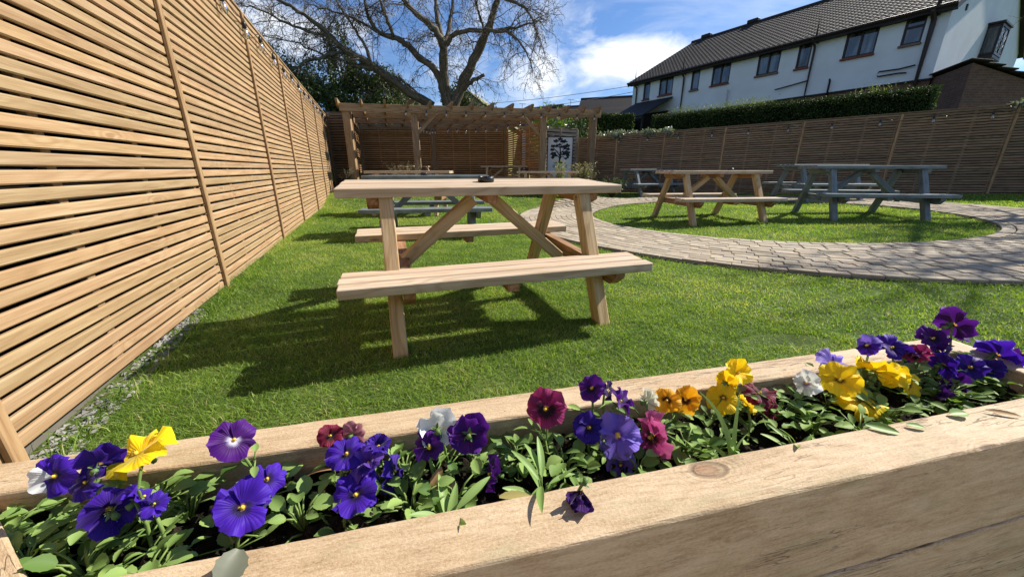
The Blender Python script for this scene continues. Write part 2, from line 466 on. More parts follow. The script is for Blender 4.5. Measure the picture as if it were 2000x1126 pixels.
M_FASCIA = plain('dark_fascia', (.020, .015, .013), .6, .3)
M_SIGN = plain('sign_grey', (.60, .61, .64), .4, .4, var=.04, vs=2)
M_SIGNBLACK = plain('sign_black', (.010, .010, .014), .5, .4)
M_WHITEPLASTIC = plain('white_plastic', (.7, .7, .72), .4, .4)
M_STONE = plain('gravel_stone', (.22, .21, .19), .8, .3, var=.35, vs=14)
M_DEADLEAF = plain('dead_leaf', (.32, .2, .09), .7, .2)

def glass_bulb():
    m, t, out = new_mat('bulb_glass')
    g = t.n('ShaderNodeBsdfGlossy', i_Roughness=.05); t.set(g, 0, (.9, .9, .88, 1))
    tr = t.n('ShaderNodeBsdfTransparent'); t.set(tr, 0, (.93, .92, .88, 1))
    fr = t.n('ShaderNodeLayerWeight', i_Blend=.35)
    mx = t.n('ShaderNodeMixShader'); t.set(mx, 0, t.math('ADD', t.math('MULTIPLY', fr.outputs['Fresnel'], .8), .12))
    t.t.links.new(tr.outputs[0], mx.inputs[1]); t.t.links.new(g.outputs[0], mx.inputs[2]); t.t.links.new(mx.outputs[0], out.inputs[0])
    return m
M_BULB = glass_bulb()
def pane_mat():
    m, t, out = new_mat('window_glass')
    oc = t.n('ShaderNodeTexCoord').outputs['Object']
    c = t.ramp(t.noise(t.vm('MULTIPLY', oc, (2.5, 1, .5)), 1.5, 3), [(.42, (.02, .025, .03)), (.62, (.14, .16, .17))])
    principled(t, out, c, .06, .9, t.noise(oc, 1.5, 1), .05, .02)
    return m
M_PANE = pane_mat()
def brick(name, c1, c2, mortar, scale=1.0):
    m, t, out = new_mat(name)
    g = t.attr('gco', 'Vector')
    b = t.n('ShaderNodeTexBrick', i_Scale=scale, i_Mortar_Size=.006, i_Brick_Width=.225, i_Row_Height=.075, i_Bias=0.0)
    t.set(b, 'Vector', g); t.set(b, 'Color1', (*c1, 1)); t.set(b, 'Color2', (*c2, 1)); t.set(b, 'Mortar', (*mortar, 1))
    col = t.mix(t.mapr(t.noise(g, 6, 4), .3, .7, .0, .5), b.outputs[0], tuple(x * .5 for x in c1))
    principled(t, out, col, .9, .2, b.outputs['Fac'], -.4, .01)
    return m
M_BRICK = brick('brown_brick', (.23, .115, .075), (.15, .08, .055), (.2, .18, .155))
M_REDBRICK = brick('red_brick', (.27, .075, .05), (.20, .06, .045), (.2, .16, .14))
def tiles(name, a, b):
    m, t, out = new_mat(name)
    r = t.attr('rnd'); oc = t.n('ShaderNodeTexCoord').outputs['Object']
    c = t.ramp(t.math('ADD', t.math('MULTIPLY', r, .6), t.math('MULTIPLY', t.noise(oc, 3, 5), .4)), [(.15, a), (.85, b)])
    principled(t, out, c, .75, .3, t.noise(oc, 40, 3), .2, .01)
    return m
M_TILE = tiles('brown_roof_tile', (.018, .015, .015), (.044, .036, .033))
M_DARKROOF = tiles('dark_felt_roof', (.014, .014, .018), (.024, .024, .03))
M_YELLOWROOF = tiles('mossy_roof', (.14, .13, .07), (.30, .26, .10))
def paver_mat():
    m, t, out = new_mat('block_paving')
    r = t.attr('rnd'); oc = t.n('ShaderNodeTexCoord').outputs['Object']
    c = t.ramp(r, [(0, (.29, .235, .16)), (.3, (.41, .335, .235)), (.6, (.49, .41, .295)), (.8, (.41, .315, .225)), (1, (.35, .30, .225))])
    n = t.noise(oc, 14, 6, .7)
    c = t.mix(t.mapr(n, .35, .75, 0, .55), c, (.13, .12, .10))
    c = t.mix(t.math('MULTIPLY', t.mapr(t.noise(oc, 1.1, 4), .5, .7), .35), c, (.44, .40, .31))
    principled(t, out, c, .85, .25, t.noise(oc, 160, 4), .5, .003)
    return m
M_PAVER = paver_mat()
def ground_mat():
    m, t, out = new_mat('turf_soil')
    oc = t.n('ShaderNodeTexCoord').outputs['Object']
    c = t.ramp(t.noise(oc, 5, 6, .65), [(.3, (.05, .07, .018)), (.55, (.085, .125, .03)), (.75, (.13, .14, .05))])
    principled(t, out, c, .95, .1, t.noise(oc, 60, 4), .6, .02)
    return m
M_GROUND = ground_mat()
def grass_mat():
    m, t, out = new_mat('grass_blades')
    r = t.attr('rnd')
    c = t.ramp(r, [(0, (.065, .14, .018)), (.3, (.15, .26, .035)), (.6, (.27, .40, .065)), (.85, (.42, .48, .13)), (.93, (.50, .48, .19)), (1, (.60, .51, .28))])
    p = t.n('ShaderNodeBsdfPrincipled'); t.set(p, 'Base Color', c); t.set(p, 'Roughness', .5); t.set(p, 'Specular IOR Level', .35)
    tr = t.n('ShaderNodeBsdfTranslucent'); t.set(tr, 0, t.mix(1.0, c, (1.2, 1.25, .5), 'MULTIPLY'))
    mx = t.n('ShaderNodeMixShader', i_0=.5)
    t.t.links.new(p.outputs[0], mx.inputs[1]); t.t.links.new(tr.outputs[0], mx.inputs[2]); t.t.links.new(mx.outputs[0], out.inputs[0])
    return m
M_GRASS = grass_mat()

# ------------------------------------------------------------------ ground
def sstep(x, a, b):
    t = np.clip((np.asarray(x, float) - a) / (b - a), 0, 1); return t * t * (3 - 2 * t)
def gz(x, y):
    x = np.asarray(x, float); y = np.asarray(y, float)
    s = np.minimum(x, 14) - 1.5; t = np.minimum(2.3 - y, 4.0)
    return .017 * (s + np.sqrt(s * s + .5)) - .025 * (t + np.sqrt(t * t + .3)) + .2 * sstep(y, 7.8, 10.2) * sstep(-x, -3.2, -1.2)
gx = np.concatenate([[-900, -300, -120, -60, -30, -18], np.arange(-12, 18.01, .3), [22, 30, 45, 80, 160, 400, 900]])
gy = np.concatenate([[-300, -80, -30, -12, -6], np.arange(-4, 22.01, .3), [26, 32, 45, 80, 160, 400, 1500]])
GX, GY = np.meshgrid(gx, gy)
GZ = gz(GX, GY)
nx, ny = len(gx), len(gy)
idx = np.arange(nx * ny).reshape(ny, nx)
Fq = np.stack([idx[:-1, :-1], idx[:-1, 1:], idx[1:, 1:], idx[1:, :-1]], -1).reshape(-1, 4)
tag(mesh_np('ground', np.stack([GX, GY, GZ], -1).reshape(-1, 3), Fq, M_GROUND, smooth=True), kind='structure')

def bounce_patio():  # unseen paving added to bounce warm light onto the planter front
    mb = MB()
    for i in range(-5, 9):
        for j in range(5):
            mb.box((i * .604 + .3 * (j % 2), -.28 - j * .604, float(gz(0, -.3)) + .01 + random.uniform(-.001, .001)), (.596, .596, .05), bev=.004)
    tag(mb.build('bounce_patio', plain('bounce_slab', (.50, .41, .30), .85, .2, var=.2, vs=3)), kind='structure')
bounce_patio()
RING_C, RING_I, RING_O = np.array([4.075, 6.365]), 2.64, 3.96
def paved_path():
    mb = MB()
    def block(r0, r1, a0, a1):
        gap = .004; j = random.uniform(-.0025, .0025)
        am = (a0 + a1) / 2; rm = (r0 + r1) / 2
        cx, cy = RING_C[0] + rm * math.cos(am), RING_C[1] + rm * math.sin(am)
        tx, ty = -math.sin(am), math.cos(am)
        rot = Matrix.Rotation(am + math.pi / 2 + random.uniform(-.012, .012), 3, 'Z') @ Matrix.Rotation(random.uniform(-.012, .012), 3, 'X')
        mb.box((cx, cy, float(gz(cx, cy)) + .006 + j), ((a1 - a0) * rm - gap, r1 - r0 - gap, .05), rot, .0035)
    courses = 13; w = (RING_O - RING_I - .11) / courses
    for k in range(courses):
        r0 = RING_I + .11 + k * w
        n = int(2 * math.pi * (r0 + w / 2) / random.uniform(.185, .215))
        off = random.random()
        for i in range(n):
            block(r0, r0 + w, (i + off) / n * 2 * math.pi, (i + 1 + off) / n * 2 * math.pi)
    n = int(2 * math.pi * RING_I / .105)
    for i in range(n): block(RING_I, RING_I + .105, i / n * 2 * math.pi, (i + 1) / n * 2 * math.pi)
    o = mb.build('paved_path', M_PAVER)
    tag(o, kind='structure')
    # joint sand under the blocks
    th = np.linspace(0, 2 * math.pi, 129)
    rr = np.array([RING_I - .03, (RING_I + RING_O) / 2, RING_O + .03])
    V = np.array([[RING_C[0] + r * math.cos(a), RING_C[1] + r * math.sin(a), 0] for r in rr for a in th])
    V[:, 2] = gz(V[:, 0], V[:, 1]) + .012
    F = [[i * 129 + j, i * 129 + j + 1, (i + 1) * 129 + j + 1, (i + 1) * 129 + j] for i in range(2) for j in range(128)]
    tag(mesh_np('path_bed', V, np.array(F)[:, ::-1], plain('joint_sand', (.055, .05, .04), .95, .1, var=.3), smooth=True), kind='structure')
paved_path()

# ------------------------------------------------------------------ fences
LF_P = np.array([-1.1686, 0.0]); LF_D = np.array([math.sin(-.3508), math.cos(-.3508)]); LF_N = np.array([LF_D[1], -LF_D[0]])
LF_S = [.93, 2.73, 4.72, 6.33, 8.10, 9.90, 11.5, 12.75]
LF_H = 2.355
def fence_run(name, label, pts, z0, z1, H0, H1, mat, bmat, pitch=.0625, slat=.047, posts=True, back=True, first_open=False, cap=True, thick=.019, group=None):
    """slatted fence through plan points; z0/z1 and H0/H1 are base heights and top heights at its two ends"""
    pts = [np.array(p, float) for p in pts]
    base = thing(name, label, 'fence', (pts[0][0], pts[0][1], 0), 0, group)
    S = np.r_[0, np.cumsum([np.linalg.norm(b - a) for a, b in zip(pts, pts[1:])])]; T = S[-1]
    lerp = lambda a, b, s: a + (b - a) * s / T
    org = np.array([pts[0][0], pts[0][1], 0])
    for k, (a, b) in enumerate(zip(pts, pts[1:])):
        mb = MB(); hb = MB()
        d = (b - a) / np.linalg.norm(b - a); n = np.array([d[1], -d[0]])
        sa, sb = S[k], S[k + 1]
        za, zb, Ha, Hb = lerp(z0, z1, sa), lerp(z0, z1, sb), lerp(H0, H1, sa), lerp(H0, H1, sb)
        cnt = int(round((Ha - za) / pitch))
        for i in range(cnt):
            f = (i + .5) / cnt
            p0 = np.r_[a + d * .004, za + (Ha - za) * f + random.uniform(-.002, .002)] - org; p1 = np.r_[b - d * .004, zb + (Hb - zb) * f + random.uniform(-.002, .002)] - org
            mb.beam(p0, p1, thick, slat * (Ha - za) / cnt / pitch, bev=.005)
        # vertical carriers behind the slats
        L = np.linalg.norm(b - a)
        m = max(1, int(round(L / .6)))
        for q in range(m + 1):
            s = min(max(L * q / m, .03), L - .03)
            p = a + d * s - n * (thick / 2 + .016)
            mb.beam(np.r_[p, lerp(z0, z1, sa + s) + .01] - org, np.r_[p, lerp(H0, H1, sa + s) - .02] - org, .045, .03, up=np.r_[n, 0], bev=.003)
        if cap:
            mb.beam(np.r_[a, Ha + .012] - org, np.r_[b, Hb + .012] - org, .045, .022, bev=.004)
        mb.build('slat_panel', mat, base)
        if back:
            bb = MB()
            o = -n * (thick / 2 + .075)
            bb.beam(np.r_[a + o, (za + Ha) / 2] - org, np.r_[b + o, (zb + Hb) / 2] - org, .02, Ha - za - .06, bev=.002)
            bb.build('gap_shade_board', M_GAPSHADE, base)  # added board behind the slats, keeps the gaps as dark as shade
    if posts:
        for k, p in enumerate(pts):
            d = (pts[min(k + 1, len(pts) - 1)] - pts[max(k - 1, 0)]); d /= np.linalg.norm(d); n = np.array([d[1], -d[0]])
            z, H = lerp(z0, z1, S[k]), lerp(H0, H1, S[k])
            q = p + n * (thick / 2 + .0125)
            bm = MB(); bm.beam(np.r_[q, z - .10] - org, np.r_[q, H - .01] - org, .045, .022, up=np.r_[n, 0], bev=.004)
            bm.build('cover_batten', bmat, base)
    return base
lf_pts = [LF_P + LF_D * s for s in [-.9] + LF_S]
left_fence = fence_run('slatted_fence', 'tall pale timber fence of horizontal slats lit by the sun beside the long lawn', lf_pts, 0.0, .02, LF_H, LF_H, M_FENCE, M_BATTEN, pitch=.0592, slat=.0462, thick=.019)
# gravel board under the near panels
gb = MB()
for a, b in zip(lf_pts[:4], lf_pts[1:5]):
    gb.beam(np.r_[a - LF_N * .075, -.085] - np.r_[lf_pts[0], 0], np.r_[b - LF_N * .075, -.085] - np.r_[lf_pts[0], 0], .04, .16, bev=.004)
gb.build('gravel_board', M_CONCRETE, left_fence)
CORNER = lf_pts[-1]
END_R = np.array([-4.75, 11.92])
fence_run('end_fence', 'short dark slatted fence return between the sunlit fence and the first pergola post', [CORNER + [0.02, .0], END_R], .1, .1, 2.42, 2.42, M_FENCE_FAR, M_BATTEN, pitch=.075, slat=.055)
GREY_L = np.array([1.0, 12.75])
GREY_R = np.array([2.22, 13.45])
fence_run('grey_fence', 'short weathered grey slatted fence behind the tree sign', [GREY_L, (GREY_L + GREY_R) / 2, GREY_R], .1, .1, 2.1, 2.1, M_GREYFENCE, M_GREYFENCE, pitch=.11, slat=.085)
RF0, RF1 = np.array([2.28, 13.42]), np.array([10.55, 8.39])
rd = (RF1 - RF0) / np.linalg.norm(RF1 - RF0)
rf_pts = [RF0 + rd * s for s in (0, 1.3, 2.75, 4.35, 6.1, 7.9, 9.65, 11.4, 13.2)]
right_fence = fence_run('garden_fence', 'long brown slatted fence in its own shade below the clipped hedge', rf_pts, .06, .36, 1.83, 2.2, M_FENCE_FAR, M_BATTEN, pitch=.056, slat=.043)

# ------------------------------------------------------------------ festoon lights
def festoon(name, label, pts, group=None, cable_r=.004, drop=.03, s=1.0):
    """cable through pts with one bulb hanging at every point"""
    pts = [np.array(p, float) for p in pts]; org = pts[0]
    t = thing(name, label, 'string lights', tuple(org), 0, group)
    cp = []
    for a, b in zip(pts, pts[1:]):
        for q in np.linspace(0, 1, 7)[:-1]:
            p = a + (b - a) * q - org; p[2] -= .10 * s * math.sin(math.pi * q) * np.linalg.norm(b - a); cp.append(p)
    cp.append(pts[-1] - org)
    MB().tube(cp, cable_r, 5).build('cable', M_BLACK, t)
    sk_mb = MB(); sk_mb.tube([(0, 0, 0), (0, 0, -drop)], .003 * s, 5); sk_mb.lathe([(.012 * s, -drop), (.017 * s, -drop - .01 * s), (.019 * s, -drop - .055 * s), (.014 * s, -drop - .06 * s)], n=10)
    bl = MB(); bl.lathe([(.013 * s, 0), (.020 * s, -.02 * s), (.030 * s, -.05 * s), (.031 * s, -.062 * s), (.022 * s, -.085 * s), (.006 * s, -.095 * s)], (0, 0, -drop - .06 * s), n=12)
    s0 = sk_mb.build('bulb_socket', M_BLACK, t); s0.location = (0, 0, 0)
    b0 = bl.build('bulb', M_BULB, s0)
    f = MB(); f.tube([(0, 0, -drop - .065 * s), (.004, 0, -drop - .1 * s), (-.004, 0, -drop - .13 * s)], .0015 * s, 4)
    f.build('filament', M_BOLT, s0)
    for p in pts[1:]:
        c = dup(s0, t); c.location = tuple(p - org)
    return t
lp = [np.r_[LF_P + LF_D * s + LF_N * .055, LF_H - .05 - .02 * ((i * 7) % 3)] for i, s in enumerate(np.arange(3.35, 12.6, .62))]
festoon('festoon_lights', 'black festoon cable with clear bulbs hung along the top of the sunlit slatted fence', lp)
rn = np.array([rd[1], -rd[0]])
lerpz = lambda s: 1.83 + (2.2 - 1.83) * s / 13.2
rp = [np.r_[RF0 + rd * s + rn * .06, lerpz(s) - .07] for s in np.arange(.5, 12.5, .88)]
festoon('festoon_lights', 'black festoon cable with small bulbs hung on the shaded garden fence under the hedge', rp)

# ------------------------------------------------------------------ picnic tables
def make_table(label, mat, topmat, bearmat, loc, yaw, planks=4, L=1.59, group='picnic tables on the lawn', tilt=0.0, fq=.58):
    t = thing('picnic_table', label, 'picnic table', loc, yaw, group)
    t.rotation_euler = (tilt, 0, yaw)
    mb = MB(); W = .577; w = W / planks
    for i in range(planks):
        mb.box((random.uniform(-.003, .003), -W / 2 + w * (i + .5), .75 - .0235 + random.uniform(-.001, .001)), (L, w - .016, .047), bev=.004)
    mb.build('tabletop', topmat, t)
    for s in (-1, 1):
        sb = MB(); y0, y1 = .409, .666; w = (y1 - y0) / 3
        for i in range(3):
            sb.box((random.uniform(-.004, .004), s * (y0 + w * (i + .5)), .371 - .0235), (L, w - .011, .047), bev=.004)
        sb.build('seat', topmat, t)
    ax = .56
    for sx in (-1, 1):
        for sy in (-1, 1):
            lg = MB(); lg.beam((sx * ax, sy * .215, .700), (sx * ax, sy * fq, -.05), .07, .085, up=(0, 1, .5), bev=.005)
            lg.build('leg', mat, t)
    for sx in (-1, 1):
        bx = sx * (ax + .066)
        bm = MB()
        pl = [(-.25, .70), (.25, .70), (.25, .665), (.18, .635), (-.18, .635), (-.25, .665)]
        n = len(pl)
        V = [[bx - .028, p[0], p[1]] for p in pl] + [[bx + .028, p[0], p[1]] for p in pl]
        F = [list(range(n))[::-1], list(range(n, 2 * n))] + [[i, (i + 1) % n, (i + 1) % n + n, i + n] for i in range(n)]
        bm.add(V, F, np.array(V)[:, [1, 0, 2]] + random.random() * 30); bm.build('top_bearer', bearmat, t)
        bx = sx * ax + .066
        sbm = MB(); pl = [(-.62, .321), (.62, .321), (.62, .285), (.56, .235), (-.56, .235), (-.62, .285)]
        V = [[bx - .028, p[0], p[1]] for p in pl] + [[bx + .028, p[0], p[1]] for p in pl]
        sbm.add(V, F, np.array(V)[:, [1, 0, 2]] + random.random() * 30); sbm.build('seat_bearer', bearmat, t)
        br = MB(); br.beam((sx * .06, 0, .655), (sx * (ax - .02), 0, .25), .07, .075, up=(0, 1, 0), bev=.004)
        br.build('brace', mat, t)
        for sy in (-1, 1):
            for zz, yy in ((.67, .225), (.28, .425)):
                bo = MB(); bo.lathe([(.012, -.006), (.012, .0), (.007, .004)], (sx * ax - sx * .037, sy * yy, zz), 8, rot=Matrix.Rotation(-sx * math.pi / 2, 3, 'Y'))
                bo.build('bolt', M_BOLT, t)
    cb = MB(); cb.box((0, 0, .68), (.06, .50, .045), grain=1)
    cb.build('centre_bearer', bearmat, t)
    for s in (-1, 1):
        c2 = MB(); c2.box((0, s * .535, .302), (.06, .235, .042), grain=1); c2.build('seat_batten', bearmat, t)
    return t
T = {}
WOODT, GREYT = 'picnic tables of bare wood', 'picnic tables painted grey blue'
def tz(x, y): return float(gz(x, y))
T[1] = make_table('large bare wooden picnic table nearest the flower bed with a black ashtray on it', M_TABLE, M_TABLE_BARE, M_ENDGRAIN, (-.194, 2.354, 0.0), .3105, tilt=.05, group=WOODT, fq=.61)
T[2] = make_table('grey blue painted picnic table directly behind the nearest wooden one', M_GREYPAINT, M_GREYPAINT, M_GREYPAINT, (-1.13, 5.16, 0.0), .16, group=GREYT)
def place_copy(src, key, label, loc, yaw, group):
    c = dup(T[src]); c['label'] = label; c['group'] = group
    c.location = loc; c.rotation_euler = (0, 0, yaw); T[key] = c
place_copy(1, 3, 'bare wooden picnic table in front of the pergola posts, seen just over the grey table', (-1.97, 7.45, .05), .02, WOODT)
place_copy(1, 4, 'bare wooden picnic table inside the pergola catching a patch of sun on its top', (-3.35, 13.3, .2), 1.45, WOODT)
place_copy(1, 5, 'bare wooden picnic table inside the pergola against its slatted side screen', (-.27, 13.6, .2), -.12, WOODT)
place_copy(1, 6, 'bare wooden picnic table half under the pergola in front of the tree sign', (.95, 10.15, .03), -.18, WOODT)
place_copy(2, 7, 'grey blue picnic table on the grass strip beyond the paving, near the shrub', (3.95, 11.2, tz(3.95, 11.2)), .32, GREYT)
place_copy(1, 8, 'bare wooden picnic table on the round lawn with an ashtray on its top', (3.13, 6.02, tz(3.2, 6.0)), .11, WOODT)
place_copy(2, 9, 'grey blue picnic table on the round lawn beside the bare wooden one', (5.36, 5.84, tz(5.3, 5.78) + .0), -.21, GREYT)
place_copy(2, 10, 'dark grey picnic table in the shade of the fence behind the round lawn', (6.75, 8.45, tz(6.7, 8.45)), .0, GREYT)

def ashtray(label, loc):
    t = thing('ashtray', label, 'ashtray', loc, 0, 'black ashtrays on the picnic tables')
    mb = MB(); mb.lathe([(.046, 0), (.050, .003), (.050, .026), (.047, .031), (.040, .031), (.038, .022), (.036, .010), (.002, .009)], n=28)
    mb.build('bowl', M_BLACK, t)
    rm = MB()
    for k in range(3):
        a = k * 2.094 + .4
        rm.beam((.037 * math.cos(a), .037 * math.sin(a), .0335), (.048 * math.cos(a), .048 * math.sin(a), .0335), .012, .004, bev=.001)
    rm.build('cigarette_rest', M_BLACK, t)
    return t
Rt = Matrix.Rotation(.3105, 3, 'Z') @ Matrix.Rotation(.05, 3, 'X')
w1 = Vector((-.194, 2.354, 0)) + Rt @ Vector((.03, .02, .751))
a1 = ashtray('round black ashtray standing on the nearest wooden table', w1); a1.rotation_euler = (.05, 0, .3)
a2 = ashtray('round black ashtray standing on the grey blue table behind the nearest one', (-1.17, 5.12, .751))
a3 = ashtray('round black ashtray standing on the wooden table on the round lawn', (3.45, 6.10, tz(3.2, 6.0) + .751))

# ------------------------------------------------------------------ pergola
PS = 1.3
def psc(x, y): return np.array([x * PS, y * PS])
def pz(z): return CAM_H + (z - CAM_H) * PS
def pergola():
    t = thing('pergola', 'open timber pergola with crossing rafters, thick posts and slatted screens', 'pergola', (-3.55 * PS, 8.65 * PS, .1))
    O = np.array([-3.55 * PS, 8.65 * PS, .1])
    FL, FR, FE = psc(-3.55, 8.65), psc(.73, 9.44), psc(1.95, 9.66)
    RL, RR = psc(-4.75, 12.3), psc(-.2, 12.5)
    zt = pz(2.15)
    loc = lambda p, z: np.r_[p, z] - O
    FM = psc(-2.16, 8.90); RM = RL + (RR - RL) * .5
    for p, w in ((FL, .2), (FM, .195), (FR, .195), (FE, .195), (RL, .2), (RM, .2), (RR, .2)):
        ang = math.atan2((FR - FL)[1], (FR - FL)[0])
        mb = MB(); mb.box(loc(p, zt / 2 - .10), (w, w, zt - .10), Matrix.Rotation(ang, 3, 'Z'), .01, grain=2); mb.build('post', M_PERGOLA, t)
    fd = (FR - FL) / np.linalg.norm(FR - FL); sd = (RL - FL) / np.linalg.norm(RL - FL)
    def bm(name, a, b, z, w=.06, h=.2, ext=.1):
        mb = MB(); mb.beam(loc(a, z), loc(b, z), w, h, ext=ext, bev=.005); mb.build(name, M_PERGOLA, t)
    fo = -sd * .14
    bm('front_beam', FL + fo, FE + fo, zt - .1, ext=.16)
    bm('rear_beam', RL, RR, zt - .1, ext=.1)
    bm('side_beam', FL, RL, zt - .104, ext=.0); bm('side_beam', FR, RR, zt - .104, ext=.0)
    for f in (.3, .62): bm('purlin', FL + (RL - FL) * f, FR + (RR - FR) * f, zt - .09, h=.16)
    # rafters with curved tails, notched over the beams
    for px in (660, 706, 752, 796, 840, 881, 921, 960, 998, 1036, 1071, 1105, 1137, 1166):
        # point on the front beam seen at this pixel column
        q = at_plane(px, 212, FL + fo, fd)[:2]
        f = np.dot(q - FL, fd) / np.linalg.norm(FR - FL)
        rr = RL + (RR - RL) * f
        dd = (rr - q) / np.linalg.norm(rr - q); L = np.linalg.norm(rr - q)
        if f > 1.02: L = 1.5
        prof = [(-.24, .085), (-.235, .13), (L + .1, .13), (L + .1, -.05), (-.04, -.05), (-.12, -.02), (-.19, .04)]
        nrm = np.array([-dd[1], dd[0]])
        V = []
        for s in (-.028, .028):
            for a, z in prof:
                p = q + dd * a + nrm * s; V.append(loc(p, zt + z - .035))
        n = len(prof)
        F = [list(range(n))[::-1], list(range(n, 2 * n))] + [[i, (i + 1) % n, (i + 1) % n + n, i + n] for i in range(n)]
        G = [[a, s, z] for s in (0, .04) for a, z in prof]
        mb = MB(); mb.add(V, F, np.array(G) + random.random() * 40); mb.build('rafter', M_PERGOLA, t)
    # knee braces
    for p, s in ((FM, 1), (FR, -1)):
        mb = MB(); mb.beam(loc(p, zt - .8), loc(p + fd * s * .62, zt - .2), .09, .09, up=(0, 1, 0)); mb.build('knee_brace', M_PERGOLA, t)
    # slatted screens
    def screen(a, b, z0, z1, pitch, back):
        mb = MB(); d = (b - a) / np.linalg.norm(b - a); n = np.array([-d[1], d[0]])
        k = int((z1 - z0) / pitch)
        rnd0 = 0
        for i in range(k):
            z = z0 + (i + .5) * pitch
            mb.beam(loc(a, z), loc(b, z), .018, pitch * .72, bev=.003)
        L = np.linalg.norm(b - a)
        for s in np.linspace(.03, L - .03, 5):
            p = a + d * s + n * .026
            mb.beam(loc(p, z0), loc(p, z1), .035, .03, up=np.r_[n, 0], bev=.003)
        mb.build('slat_screen', M_SCREEN, t)
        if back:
            bb = MB(); bb.beam(loc(a + n * .06, (z0 + z1) / 2), loc(b + n * .06, (z0 + z1) / 2), .015, z1 - z0 - .02, bev=.002); bb.build('gap_shade_board', M_GAPSHADE, t)  # added sheet that darkens the gaps of the screen
    e = np.array([0.0, -.03])
    screen(RL + [.1, -.03], RM + [-.1, -.03], .15, zt - .2, .078, True); screen(RM + [.1, -.03], RR + [-.1, -.03], .15, zt - .2, .078, True)
    screen(FL + (RL - FL) * .04, FL + (RL - FL) * .97, .15, zt - .22, .078, True)
    screen(FR + (RR - FR) * .04, FR + (RR - FR) * .96, .15, zt - .22, .078, False)
    return t, FL + fo, FE + fo, RL, RR, FR
per, pa, pb, pRL, pRR, pFR = pergola()
pfd = (pb - pa) / np.linalg.norm(pb - pa)
pts = [np.r_[pa + pfd * s + [.02, -.07], pz(2.06)] for s in np.arange(1.6, 7.3, .56)]
festoon('festoon_lights', 'festoon bulbs hung along the front beam of the pergola', pts, drop=.02)
a, b = psc(-2.3, 9.2), psc(-2.3, 11.9)
festoon('festoon_lights', 'festoon bulbs strung front to back beneath the rafters behind the second pergola post', [np.r_[a + (b - a) * q, pz(1.98) - .13 * math.sin(q * 3.1)] for q in np.linspace(0, 1, 8)], drop=.02, s=1.1)
a, b = psc(-1.9, 11.8), psc(.5, 9.6)
festoon('festoon_lights', 'festoon bulbs strung diagonally beneath the pergola rafters towards the screened side', [np.r_[a + (b - a) * q, pz(2.0) - .13 * math.sin(q * 3.1)] for q in np.linspace(0, 1, 9)], drop=.02, s=1.1)

